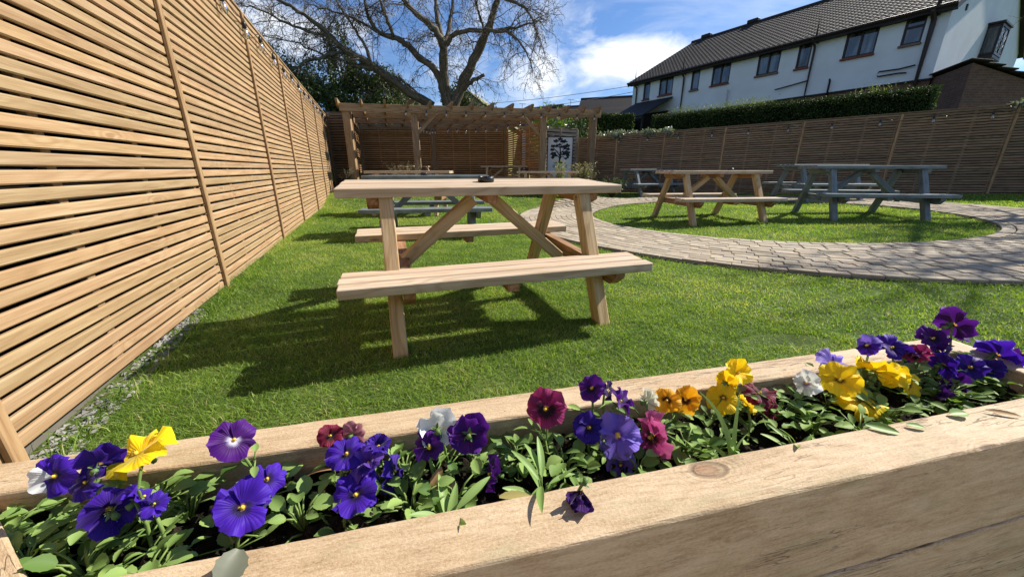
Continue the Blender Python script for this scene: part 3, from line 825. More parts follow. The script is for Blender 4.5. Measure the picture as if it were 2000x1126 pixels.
# ------------------------------------------------------------------ tree sign
def sign():
    y0 = 12.72
    l, r = at_y(1071, 268, y0), at_y(1119, 268, y0); topz = l[2]; botz = at_y(1095, 339, y0)[2] - .25
    w, h = r[0] - l[0], topz - botz
    cx = (l[0] + r[0]) / 2
    t = thing('pub_sign', 'grey panel sign with a black oak tree and lettering at the end of the garden', 'sign', (cx, y0, botz), 0)
    mb = MB(); mb.box((0, .03, h / 2), (w, .02, h), bev=.002, grain=2); mb.build('panel', M_SIGN, t)
    fb = MB()
    for s in (-1, 1): fb.box((s * (w / 2 + .012), .025, h / 2), (.024, .05, h + .048), bev=.003)
    fb.box((0, .025, h + .012), (w, .05, .024), bev=.003); fb.box((0, .025, -.012), (w, .05, .024), bev=.003)
    fb.build('sign_frame', M_SIGNBLACK, t)
    # tree emblem, raised 3 mm; sx, sz in panel units traced from the 915 x 1126 enlargement (75..760, 135..)
    k = w / 690.0
    X = lambda px: (px - 415) * k; Z = lambda py: h - (py - 135) * k
    em = MB()
    def blot(px, py, rx, ry, seed):
        rg = random.Random(seed); n = 26
        pl = []
        for i in range(n):
            a = i / n * 2 * math.pi; q = 1 + .16 * math.sin(a * 5 + seed) + rg.uniform(-.1, .1)
            if math.sin(a) < -.3: q *= .72 + .2 * math.sin(a * 9)
            pl.append((X(px + rx * q * math.cos(a)), Z(py - ry * q * math.sin(a))))
        em.prism(pl[::-1], .0199, .0166, rnd=.5)
    for i, (px, py, rx, ry) in enumerate([(410, 190, 62, 34), (290, 240, 68, 36), (520, 250, 75, 38), (215, 375, 62, 34), (320, 370, 52, 30), (190, 470, 52, 32),
            (615, 365, 66, 42), (510, 390, 66, 34), (640, 455, 52, 32), (560, 430, 52, 26), (230, 580, 78, 44), (215, 670, 46, 44), (300, 625, 50, 26),
            (590, 545, 98, 44), (520, 590, 62, 26), (640, 610, 54, 40), (640, 665, 34, 32), (585, 705, 34, 26), (400, 330, 45, 25), (430, 400, 36, 22), (455, 255, 50, 26)]):
        blot(px, py, rx * 1.12, ry * 1.4, i)
    def limb(pts, w0, w1):
        P = [np.array([X(a), Z(b)]) for a, b in pts]; n = len(P)
        lft, rgt = [], []
        for i, p in enumerate(P):
            d = P[min(i + 1, n - 1)] - P[max(i - 1, 0)]; d /= np.linalg.norm(d); nn = np.array([-d[1], d[0]])
            ww = (w0 + (w1 - w0) * i / (n - 1)) * k / 2
            lft.append(p + nn * ww); rgt.append(p - nn * ww)
        em.prism([tuple(q) for q in lft + rgt[::-1]], .0199, .0164, rnd=.5)
    limb([(415, 805), (412, 740), (425, 640), (430, 560), (420, 460), (405, 380), (400, 300)], 66, 16)
    limb([(425, 650), (370, 570), (310, 500), (250, 440), (215, 400)], 34, 12)
    limb([(430, 560), (490, 500), (545, 430), (590, 390)], 30, 12); limb([(410, 700), (380, 650), (320, 628), (250, 640)], 30, 12)
    limb([(430, 690), (470, 640), (530, 660), (575, 710)], 28, 12); limb([(430, 600), (500, 590), (580, 570)], 26, 12)
    limb([(412, 430), (350, 350), (310, 280)], 18, 8); limb([(415, 420), (460, 330), (500, 280)], 18, 8); limb([(385, 600), (420, 560), (300, 480), (230, 480)], 14, 8)
    em.prism([(X(210), Z(828)), (X(330), Z(800)), (X(400), Z(785)), (X(470), Z(790)), (X(520), Z(805)), (X(620), Z(828)), (X(415), Z(836))], .0199, .0163, rnd=.5)
    em.build('tree_emblem', M_SIGNBLACK, t)
    for txt, px in (('BITE', 212), ('E', 585)):
        cu = bpy.data.curves.new('lettering', 'FONT'); cu.body = txt; cu.size = 112 * k; cu.extrude = .0015; cu.space_character = 1.0
        tmp = bpy.data.objects.new('tmp', cu); COL.objects.link(tmp)
        dg = bpy.context.evaluated_depsgraph_get()
        me = bpy.data.meshes.new_from_object(tmp.evaluated_get(dg)); bpy.data.objects.remove(tmp)
        me.materials.clear(); me.materials.append(M_SIGNBLACK)
        o = link('lettering', me, t); o.rotation_euler = (math.pi / 2, 0, 0); o.location = (X(px), .0185, Z(945))
sign()

# ------------------------------------------------------------------ white terrace house on the right
def house():
    C = np.array([16.3, 16.1]); D = np.array([-.509, .861])
    ang = math.atan2(D[1], D[0])                    # local x along the facade to the far end, local +y towards the garden
    t = thing('terrace_house', 'long white rendered terrace house with brown tiled roof and dark framed windows above the hedge', 'house', (C[0], C[1], 0), ang)
    L, DP, ZE, ZB, ZR = 15.15, 12.2, 6.66, 4.2, 10.0
    # rendered facade, built as wall pieces round the openings
    WIN = [(2.0, 3.1, 5.5, 6.52, 2), (.62, 1.22, 5.56, 6.52, -2), (4.37, 4.92, 5.47, 6.54, 1), (5.68, 6.75, 5.5, 6.49, 2), (8.18, 9.24, 5.46, 6.46, 2),
           (10.02, 10.56, 5.43, 6.47, 1), (11.84, 12.9, 5.47, 6.45, 2), (13.64, 14.19, 5.42, 6.42, 1)]
    mb = MB()
    xs = sorted([0, L] + [w[0] for w in WIN] + [w[1] for w in WIN])
    for a, b in zip(xs, xs[1:]):
        w = [q for q in WIN if abs(q[0] - a) < 1e-6 and abs(q[1] - b) < 1e-6]
        if w:
            mb.box(((a + b) / 2, -.1, (ZB + w[0][2]) / 2), (b - a, .2, w[0][2] - ZB), bev=.0005)
            mb.box(((a + b) / 2, -.1, (ZE + w[0][3]) / 2), (b - a, .2, ZE - w[0][3]), bev=.0005)
        else: mb.box(((a + b) / 2, -.1, (ZB + ZE) / 2), (b - a, .2, ZE - ZB), bev=.0005)
    # near gable wall and far gable wall
    for x0, x1 in ((-.0, .2), (L - .2, L)):
        pl = [(-.2, ZB), (-DP, ZB), (-DP, ZE), (-DP / 2, ZR - .12), (-.2, ZE)]
        n = len(pl); V = [[x0, y, z] for y, z in pl] + [[x1, y, z] for y, z in pl]
        mb.add(V, [list(range(n)), list(range(n, 2 * n))[::-1]] + [[i, i + n, (i + 1) % n + n, (i + 1) % n] for i in range(n)])
    mb.build('wall', M_WHITE, t)
    bw = MB(); bw.box((L / 2, -.13, (ZB + .3) / 2 - .02), (L - .04, .2, ZB - .3), bev=.001); bw.box((.13, -DP / 2, (ZB + .3) / 2 - .02), (.2, DP - .5, ZB - .3), bev=.001, grain=1)
    bw.build('brick_base', M_BRICK, t)
    bd = MB(); bd.box((L / 2, .01, ZB - .02), (L, .06, .07)); bd.build('band_course', M_FASCIA, t)
    for x0, x1, z0, z1, kind in WIN:
        f = MB(); w, h, fr = x1 - x0, z1 - z0, .065
        cx, cz = (x0 + x1) / 2, (z0 + z1) / 2
        f.box((cx, -.05, z0 + fr / 2), (w, .07, fr)); f.box((cx, -.05, z1 - fr / 2), (w, .07, fr))
        for s in (-1, 1): f.box((cx + s * (w - fr) / 2, -.05, cz), (fr, .066, h - 2 * fr), grain=2)
        if kind == 2: f.box((cx, -.045, cz), (.075, .06, h - 2 * fr), grain=2)
        if kind == -2: f.box((cx, -.045, z0 + h * .63), (w - 2 * fr, .06, .07))
        wf = f.build('window', M_BROWNTRIM, t)
        g = MB(); g.box((cx, -.075, cz), (w - .04, .012, h - .04), bev=.001); g.build('pane', M_PANE, wf)
        s = MB(); s.box((cx, .03, z0 - .04), (w + .06, .14, .08), bev=.004); s.build('sill', M_REDBRICK, wf)
        if kind == 2:
            cmb = MB()
            for s2 in (-1, 1):
                xs_ = np.linspace(cx + s2 * .1, cx + s2 * (w / 2 - .09), 14)
                V = [[x, -.115 + .015 * math.sin(i * 2.2), z] for z in (z0 + .08, z1 - .08) for i, x in enumerate(xs_)]
                cmb.add(V, [[i, i + 1, i + 15, i + 14] for i in range(13)], smooth=True)
            cmb.build('curtain', M_WHITEPLASTIC, wf)
    # pantiled roof slopes
    def slope(y_e, z_e, y_r, z_r, flip):
        tw, tr = .235, .28
        ln = math.hypot(y_r - y_e, z_r - z_e); rows = int(ln / tr); cols = int((L + .4) / tw)
        us = np.linspace(0, cols, cols * 6 + 1)
        prof = .026 * np.abs(np.sin(us * math.pi)) ** .6
        V, rn, F = [], [], []
        nrm = np.array([-(z_r - z_e), y_r - y_e]) / ln; nrm = nrm if nrm[1] > 0 else -nrm
        rg = np.random.default_rng(3)
        for r in range(rows):
            tone = rg.uniform(0, 1, cols + 1)
            for e, lift in ((0, .028), (1.06, 0.0)):
                f = (r + e) / rows
                y = y_e + (y_r - y_e) * f + nrm[0] * (lift + prof); z = z_e + (z_r - z_e) * f + nrm[1] * (lift + prof)
                V.append(np.stack([-.2 + us * (L + .4) / cols, y, z], 1)); rn.append(tone[np.minimum(us.astype(int), cols)])
            V.append(V[-2] - np.r_[0, nrm] * .04); rn.append(rn[-2])
        n = len(us); k = 0
        for r in range(rows):
            b = r * 3 * n
            for i in range(n - 1):
                F.append([b + i, b + i + 1, b + n + i + 1, b + n + i]); F.append([b + 2 * n + i, b + 2 * n + i + 1, b + i + 1, b + i])
        return np.concatenate(V), F, np.concatenate(rn)
    V1, F1, r1 = slope(.42, ZE - .10, -DP / 2, ZR, 1)
    V2, F2, r2 = slope(-DP - .42, ZE - .10, -DP / 2, ZR, -1)
    rm = MB(); rm.add(V1, F1, V1, r1); rm.add(V2, F2, V2, r2)
    rm.tube([(-.2, -DP / 2, ZR + .02), (L + .2, -DP / 2, ZR + .02)], .13, 8)
    roof = rm.build('roof', M_TILE, t)
    rb = MB()                                           # solid deck under the tiles
    for ye, yr in ((.38, -DP / 2), (-DP - .38, -DP / 2)):
        rb.beam(((L) / 2, ye, ZE - .16), ((L) / 2, yr, ZR - .06), L + .36, .06, bev=.002)
    rb.build('roof_deck', M_FASCIA, roof)
    for x in (14.2, 10.9):
        v = MB(); v.box((x, -DP / 2, ZR + .17), (.7, .34, .22), bev=.03); v.build('ridge_vent', M_FASCIA, roof)
    fa = MB(); fa.box((L / 2, .33, ZE - .13), (L + .34, .03, .24)); fa.box((L / 2, .17, ZE - .23), (L + .3, .34, .02))
    for x in (-.19, L + .19):
        for ye in (.36, -DP - .36): fa.beam((x, ye, ZE - .2), (x, -DP / 2, ZR - .10), .03, .22, bev=.002)
    fa.build('fascia', M_FASCIA, t)
    gu = MB(); gu.tube([(-.2, .41, ZE - .09), (L + .2, .41, ZE - .09)], .055, 8); gu.build('gutter', M_BROWNTRIM, t)
    def pipe(x, z1, low, vent=True, r=.05):
        p = MB(); p.tube([(x, .40, ZE - .12), (x, .33, ZE - .22), (x - .02, .10, ZE - .42), (x - .02, .08, ZE - .6), (x - .02, .08, low)], r, 8)
        if vent: p.tube([(x - .12, .13, ZE - .3), (x - .12, .40, ZE - .05), (x - .12, .40, z1)], r * .8, 8)
        return p.build('drainpipe', M_BROWNTRIM, t)
    pipe(.42, ZE + 1.2, 1, True, .085); pipe(4.24, ZE + .75, 1); pipe(11.05, ZE + .75, 1); pipe(14.75, ZE + .7, 1)
    p = MB(); p.tube([(.55, .1, 4.75), (1.0, .1, 4.70), (1.62, .1, 4.72), (1.68, .1, 4.62), (1.62, .1, 4.54), (1.0, .1, 4.55), (.75, .1, 4.52)], .03, 6); p.build('waste_pipe', M_BROWNTRIM, t)
    p = MB(); p.tube([(4.2, .1, 4.85), (5.0, .1, 4.75), (5.6, .1, 4.68)], .03, 6); p.tube([(3.3, .1, 4.0), (3.3, .1, 4.65), (3.3, .18, 4.75)], .04, 6); p.build('waste_pipe', M_BROWNTRIM, t)
    p = MB(); p.tube([(8.05, .1, 4.0), (8.05, .1, 5.05), (8.05, .2, 5.12)], .045, 6); p.build('flue_pipe', M_WHITEPLASTIC, t)
    # oriel window on the near gable
    ow = MB(); x = -.40
    y0, y1, z0, z1 = -5.15, -6.45, 5.66, 6.72
    fw = ow
    for yy in (y0, (y0 + y1) / 2, y1): fw.box((x, yy, (z0 + z1) / 2), (.08, .08, z1 - z0), grain=2)
    for zz in (z0, z1): fw.box((x, (y0 + y1) / 2, zz), (.086, y0 - y1 + .08, .09), grain=1)
    for yy in (y0, y1):
        for zz in (z0, z1): fw.box((x / 2, yy, zz), (-x, .07, .08))
    oo = fw.build('oriel_window', M_BROWNTRIM, t)
    g = MB(); g.box((x, (y0 + y1) / 2, (z0 + z1) / 2), (.015, y0 - y1 - .06, z1 - z0 - .06), bev=.001, grain=1)
    for yy in (y0, y1): g.box((x / 2, yy, (z0 + z1) / 2), (-x - .06, .012, z1 - z0 - .06), bev=.001)
    g.build('pane', M_PANE, oo)
    g = MB(); n = 7
    for i in range(-n, 2 * n):
        for s in (-1, 1):
            a = y0 - (y0 - y1) * i / n; b = a - s * (z1 - z0) * .6
            f0, f1 = 0.0, 1.0
            lo, hi = y1 + .06, y0 - .06
            ya, yb = a, b
            if max(ya, yb) < lo or min(ya, yb) > hi: continue
            def clip(q): return min(max(q, lo), hi)
            fa_ = (clip(ya) - ya) / (yb - ya) ; fb_ = (clip(yb) - ya) / (yb - ya)
            if fb_ - fa_ < .05: continue
            g.tube([(x - .012, ya + (yb - ya) * fa_, z0 + (z1 - z0) * fa_), (x - .012, ya + (yb - ya) * fb_, z0 + (z1 - z0) * fb_)], .006, 4)
    g.build('leaded_lattice', M_WHITEPLASTIC, oo)
    g = MB(); g.box((x / 2 - .03, (y0 + y1) / 2, z1 + .10), (-x + .14, y0 - y1 + .22, .08), bev=.01); g.box((x / 2, (y0 + y1) / 2, z0 - .12), (-x + .06, y0 - y1 + .16, .14), bev=.02)
    g.box((x / 4, (y0 + y1) / 2, z0 - .26), (-x / 2, (y0 - y1) * .8, .14), bev=.02); g.build('oriel_canopy', M_BROWNTRIM, oo)
    v = MB(); v.box((-.02, -1.45, 6.78), (.05, .12, .2)); v.build('wall_vent', M_BROWNTRIM, t)
    # lean to at the far end
    lt = thing('lean_to', 'dark felted lean-to roof on posts against the far end of the white house', 'lean-to', (C[0], C[1], 0), ang)
    r = MB(); r.beam((13.2, .05, 5.25), (13.2, 2.75, 3.98), 3.0, .07, bev=.01, rnd=.4); r.build('roof', M_DARKROOF, lt)
    for xx in (11.8, 13.2, 14.6):
        q = MB(); q.box((xx, 2.55, 2.0), (.1, .1, 4.0), grain=2); q.build('post', M_FASCIA, lt)
    q = MB(); q.box((13.2, 2.7, 3.92), (3.0, .05, .16)); q.box((14.68, 1.4, 3.0), (.05, 2.5, 2.4)); q.box((13.1, .35, 3.0), (2.9, .05, 2.9)); q.build('boarding', M_FASCIA, lt)
    # brick outhouse beside the near gable
    ou = thing('brick_outhouse', 'brown brick outhouse with a sloping tiled top against the near gable of the white house', 'outhouse', (15.42, 14.0, 0), math.atan2(.05, 1.0))
    pl = [(0, 0), (0, 4.22), (4.2, 3.25), (4.2, 0)]
    b = MB()
    V = [[p[0], 0, p[1]] for p in pl] + [[p[0] + 1.6, 3.0, p[1]] for p in pl]; n = 4
    b.add(V, [[0, 3, 2, 1], [4, 5, 6, 7]] + [[i, (i + 1) % n, (i + 1) % n + n, i + n] for i in range(n)], np.array(V)[:, [0, 2, 1]])
    b.build('wall', M_BRICK, ou)
    rr = MB(); 
    for i in range(9):
        f0 = i / 9
        p0 = np.array([-.15 + 4.5 * f0, -.16, 4.31 - 1.03 * f0]); p1 = p0 + np.array([1.6, 3.2, 0])
        rr.beam(p0 + [.25, 0, -.03], p1 + [.25, 0, -.03], .56, .05, up=(.225, 0, 1), bev=.012)
    rr.build('roof', M_TILE, ou)
house()

# ------------------------------------------------------------------ hedges, shrubs and evergreens
def leafy(name, parent, P, size, mat, seed, up=.3, aspect=.5, nrm=None):
    V, F, r = leaf_cloud(P, size, up, aspect, seed, nrm=nrm)
    return mesh_np(name, V, F, mat, r, parent=parent)
def hedge():
    A, B = np.array([10.68, 10.28]), np.array([5.48, 15.75])
    d = (B - A) / np.linalg.norm(B - A); L = np.linalg.norm(B - A); n = np.array([-d[1], d[0]])
    if n @ A > 0: n = -n                                # towards the camera
    t = thing('clipped_hedge', 'long clipped conifer hedge with sunlit top shoots between the fence and the white house', 'hedge', (A[0], A[1], 0), math.atan2(d[1], d[0]))
    sgn = 1 if np.array([-d[1], d[0]]) @ n > 0 else -1
    D_, H = 1.15, 2.84
    mb = MB(); mb.box((L / 2, -sgn * D_ / 2, H / 2), (L - .16, D_ - .16, H - .08), bev=.12); mb.build('trunk', M_HEDGECORE, t)  # dark box added inside the leaves, not a trunk
    rg = np.random.default_rng(5)
    nf, nt, ne = 30000, 12000, 5000
    P1 = np.stack([rg.uniform(0, L, nf), -sgn * rg.uniform(-.02, .10, nf), rg.uniform(1.2, H, nf)], 1)
    P1[:, 1] += .04 * np.sin(P1[:, 0] * 5 + np.sin(P1[:, 2] * 6)) * sgn
    P2 = np.stack([rg.uniform(0, L, nt), -sgn * rg.uniform(0, D_, nt), H - rg.uniform(0, .1, nt) + .03 * np.sin(rg.uniform(0, 9, nt))], 1)
    P3 = np.stack([rg.uniform(-.03, .1, ne), -sgn * rg.uniform(0, D_, ne), rg.uniform(1.0, H, ne)], 1)
    P4 = P3 * [-1, 1, 1] + [L, 0, 0]
    leafy('foliage', t, np.concatenate([P1, P2, P3, P4]), .055, M_HEDGE, 6, up=.5, aspect=.4)
    # stray shoots on the top
    k = 1600; xs = rg.choice([1.2, 4.2, 4.5, 4.9, 6.3, 6.6, 3.9, 5.6], k) + rg.normal(0, .22, k); xs = np.clip(xs, 0, L)
    P5 = np.stack([xs, -sgn * rg.uniform(0, .6, k), H + rg.uniform(0, 1, k) ** 2 * .22], 1)
    leafy('top_shoots', t, P5, .06, leafmat('hedge_shoots', (.10, .14, .03), (.30, .33, .10), .3), 8, up=1.5, aspect=.3)
hedge()

def shrub(name, label, cat, base, centers, spread, n, size, mat, seed, stems=True, group=None, aspect=.5, up=.3, stem_mat=None):
    t = thing(name, label, cat, base, 0, group)
    c = np.asarray(centers, float)
    leafy('foliage', t, clumps(n, c, spread, seed), size, mat, seed, up, aspect)
    if stems:
        mb = MB(); rg = np.random.default_rng(seed)
        for k in rg.permutation(len(c))[:8]:
            q = c[k]; mb.tube([(0, 0, 0), q * [.4, .4, .5] + rg.normal(0, .03, 3), q], [.035, .02, .006], 5)
        mb.build('stem', stem_mat or M_TWIG, t)
    return t
def centers_box(n, lo, hi, seed):
    rg = np.random.default_rng(seed); return rg.uniform(lo, hi, (n, 3))
gG = lambda x, y: float(gz(x, y))
shrub('laurel_bush', 'bright sunlit laurel bush behind the grey fence above the tree sign', 'bush', (1.6, 14.6, .1), centers_box(26, (-.75, -.4, .5), (.55, .4, 2.75), 1), .32, 1500, .15, M_LAUREL, 11, aspect=.38)
shrub('dark_shrub', 'dark glossy shrub between the laurel and the last pergola post', 'bush', (2.75, 15.0, .1), centers_box(22, (-.6, -.4, .3), (.5, .4, 2.75), 2), .35, 1800, .11, M_EVERGREEN, 12)
shrub('variegated_shrub', 'silvery variegated shrub spilling over the fence behind the last pergola post', 'bush', (3.15, 13.9, .1), centers_box(22, (-.45, -.2, .4), (.75, .35, 2.25), 3), .26, 1600, .10, M_VARIEG, 13)
# clipped hedge further left with light top
def small_hedge():
    t = thing('clipped_hedge', 'short clipped hedge beside the dark lean-to at the far end of the white house', 'hedge', (4.6, 19.4, 0))
    mb = MB(); mb.box((-.35, 0, 1.6), (2.9, 1.0, 3.2), bev=.1); mb.build('trunk', M_HEDGECORE, t)  # dark inner filler added behind the foliage, no real trunk
    rg = np.random.default_rng(15); n = 14000
    P = np.stack([rg.uniform(-1.85, 1.15, n), -.5 + rg.uniform(-.06, .06, n), rg.uniform(1.2, 3.28, n)], 1)
    P2 = np.stack([rg.uniform(-1.85, 1.15, 5000), rg.uniform(-.5, .5, 5000), 3.25 + rg.uniform(-.06, .06, 5000)], 1)
    leafy('foliage', t, np.concatenate([P, P2]), .09, M_HEDGE, 16)
small_hedge()
# old grey board fence peeping between hedge and shrub
def board_fence():
    t = thing('board_fence', 'old pale grey board fence between the variegated ivy and the long hedge', 'fence', (4.3, 16.8, 0), -.55)
    for k in range(2):
        mb = MB()
        for i in range(9):
            mb.box((k * 1.26 + i * .14, 0, 1.15), (.132, .02, 2.3 + .02 * math.sin(i * .7 + k)), grain=2)
        mb.box((k * 1.26 + .56, .03, 2.0), (1.2, .03, .06)); mb.build('board_panel', M_GREYFENCE, t)
board_fence()
# variegated ivy trailing along the top of the right fence
def ivy(label, s0, s1, n, seed, hh=.16):
    p = RF0 + rd * s0
    t = thing('ivy', label, 'ivy', (p[0], p[1], lerpz(s0)), math.atan2(rd[1], rd[0]), 'ivy trailing over the garden fence')
    rg = np.random.default_rng(seed)
    cs = np.stack([rg.uniform(0, s1 - s0, 24), rg.uniform(-.05, .16, 24), rg.uniform(-.03, hh, 24)], 1)
    leafy('foliage', t, clumps(n, cs, (.20, .12, .07), seed), .075, M_VARIEG, seed, aspect=.8)
    mb = MB(); mb.tube([(x, .06, .02 * math.sin(x * 5)) for x in np.linspace(0, s1 - s0, 14)], .006, 5); mb.build('stem', M_TWIG, t)
ivy('pale variegated ivy along the fence top in front of the old board fence', .9, 2.9, 900, 21, .12)
ivy('variegated ivy with white edged leaves along the fence top near the brick outhouse', 9.5, 12.6, 900, 22, .07)

def evergreen(label, loc, w, h, n, seed, size=.16, mat=None, lo=.3, group='evergreen trees beyond the far fence', trunk_h=None):
    t = thing('evergreen_tree', label, 'tree', loc, 0, group)
    rg = np.random.default_rng(seed); k = 60
    z = rg.uniform(lo, 1, k); rad = (1 - ((z - .45) / .62) ** 2).clip(.12) ** .5
    a = rg.uniform(0, 6.283, k); r = rg.uniform(.3, 1, k) ** .5 * rad * w
    c = np.stack([r * np.cos(a), r * np.sin(a), z * h], 1)
    leafy('crown', t, clumps(n, c, (w * .26, w * .26, h * .10), seed), size, mat or M_EVERGREEN, seed, up=-.1, aspect=.45)
    mb = MB(); mb.tube([(0, 0, 0), (.05, .03, h * .4), (0, 0, h * .92)], [.14, .10, .02], 7)
    for q in c[:14]: mb.tube([(0, 0, q[2] * .7), q * .5 + np.array([0, 0, q[2] * .4]), q], [.05, .035, .01], 5)
    mb.build('trunk', M_BARK, t)
evergreen('dark ivy-clad evergreen rising directly behind the far end of the sunlit fence', (-8.9, 16.6, 0), 2.1, 4.9, 16000, 31, .14)
evergreen('broad dark evergreen behind the left end of the pergola', (-6.3, 18.6, 0), 2.1, 4.75, 18000, 32, .15)
evergreen('pointed slim conifer standing among the dark evergreens', (-8.2, 20.0, 0), .8, 7.0, 6000, 33, .15)
evergreen('low green bush beside the red brick gable', (-5.5, 20.2, 0), 1.0, 3.7, 6500, 34, .13)
evergreen('dark ivy mass around the foot of the bare tree', (-2.7, 19.6, 0), .95, 4.5, 9000, 35, .13)
evergreen('dark evergreen left of the far corner, partly behind the sunlit fence', (-11.4, 16.5, 0), 2.0, 5.0, 12000, 36, .16)
evergreen('greenish bush under the mossy yellow roof', (-1.3, 19.2, 0), .9, 3.75, 5000, 37, .12)

# flowering shrub and dry stalks in the garden beds
def dry_plant(label, loc, n, h, spread, mat, seed, cat='plant', name='flowering_shrub', leaf=.035):
    t = thing(name, label, cat, loc)
    rg = np.random.default_rng(seed); mb = MB(); tips = []
    for i in range(n):
        a = rg.uniform(0, 6.283); s = spread * rg.uniform(.2, 1); hh = h * rg.uniform(.6, 1)
        p = np.array([s * math.cos(a), s * math.sin(a), hh])
        q = [np.zeros(3) + rg.normal(0, .02, 3) * [1, 1, 0], p * [.4, .4, .55], p]
        mb.tube(q, [.006, .005, .002], 4); tips += [p * f * [1, 1, 1] for f in np.linspace(.45, 1, 7)]
    mb.build('stem', M_TWIG, t)
    leafy('foliage', t, np.repeat(np.array(tips), 3, 0) + rg.normal(0, .025, (len(tips) * 3, 3)), leaf, mat, seed, up=.8)
M_DRY = leafmat('dry_foliage', (.12, .11, .04), (.36, .32, .17), .25)
dry_plant('grey leaved flowering shrub in front of the last pergola post', (1.95, 10.75, gG(1.95, 10.75)), 60, .86, .42, M_DRY, 41, 'shrub', leaf=.06)
dry_plant('yellow green shrub growing in front of the tree sign lettering', (1.42, 11.3, gG(1.42, 11.3)), 26, .86, .24, leafmat('yellow_foliage', (.2, .22, .05), (.42, .42, .16), .25), 42, 'shrub', leaf=.06)
dry_plant('dry bare stalks in the corner between the sunlit fence and the end fence', (-4.75, 11.1, .12), 26, .85, .28, M_DRY, 43, 'plant', 'dry_stalks', .025)
dry_plant('dried flower stalks at the foot of the pergola behind the grey table', (-2.9, 10.3, .15), 46, .88, .6, M_DRY, 44, 'plant', 'dry_stalks', .03)
dry_plant('low dark shrub at the foot of the fence right of the flowering shrub', (2.75, 10.4, gG(2.75, 10.4)), 50, .55, .5, M_EVERGREEN, 45, 'shrub', 'low_shrub', .06)

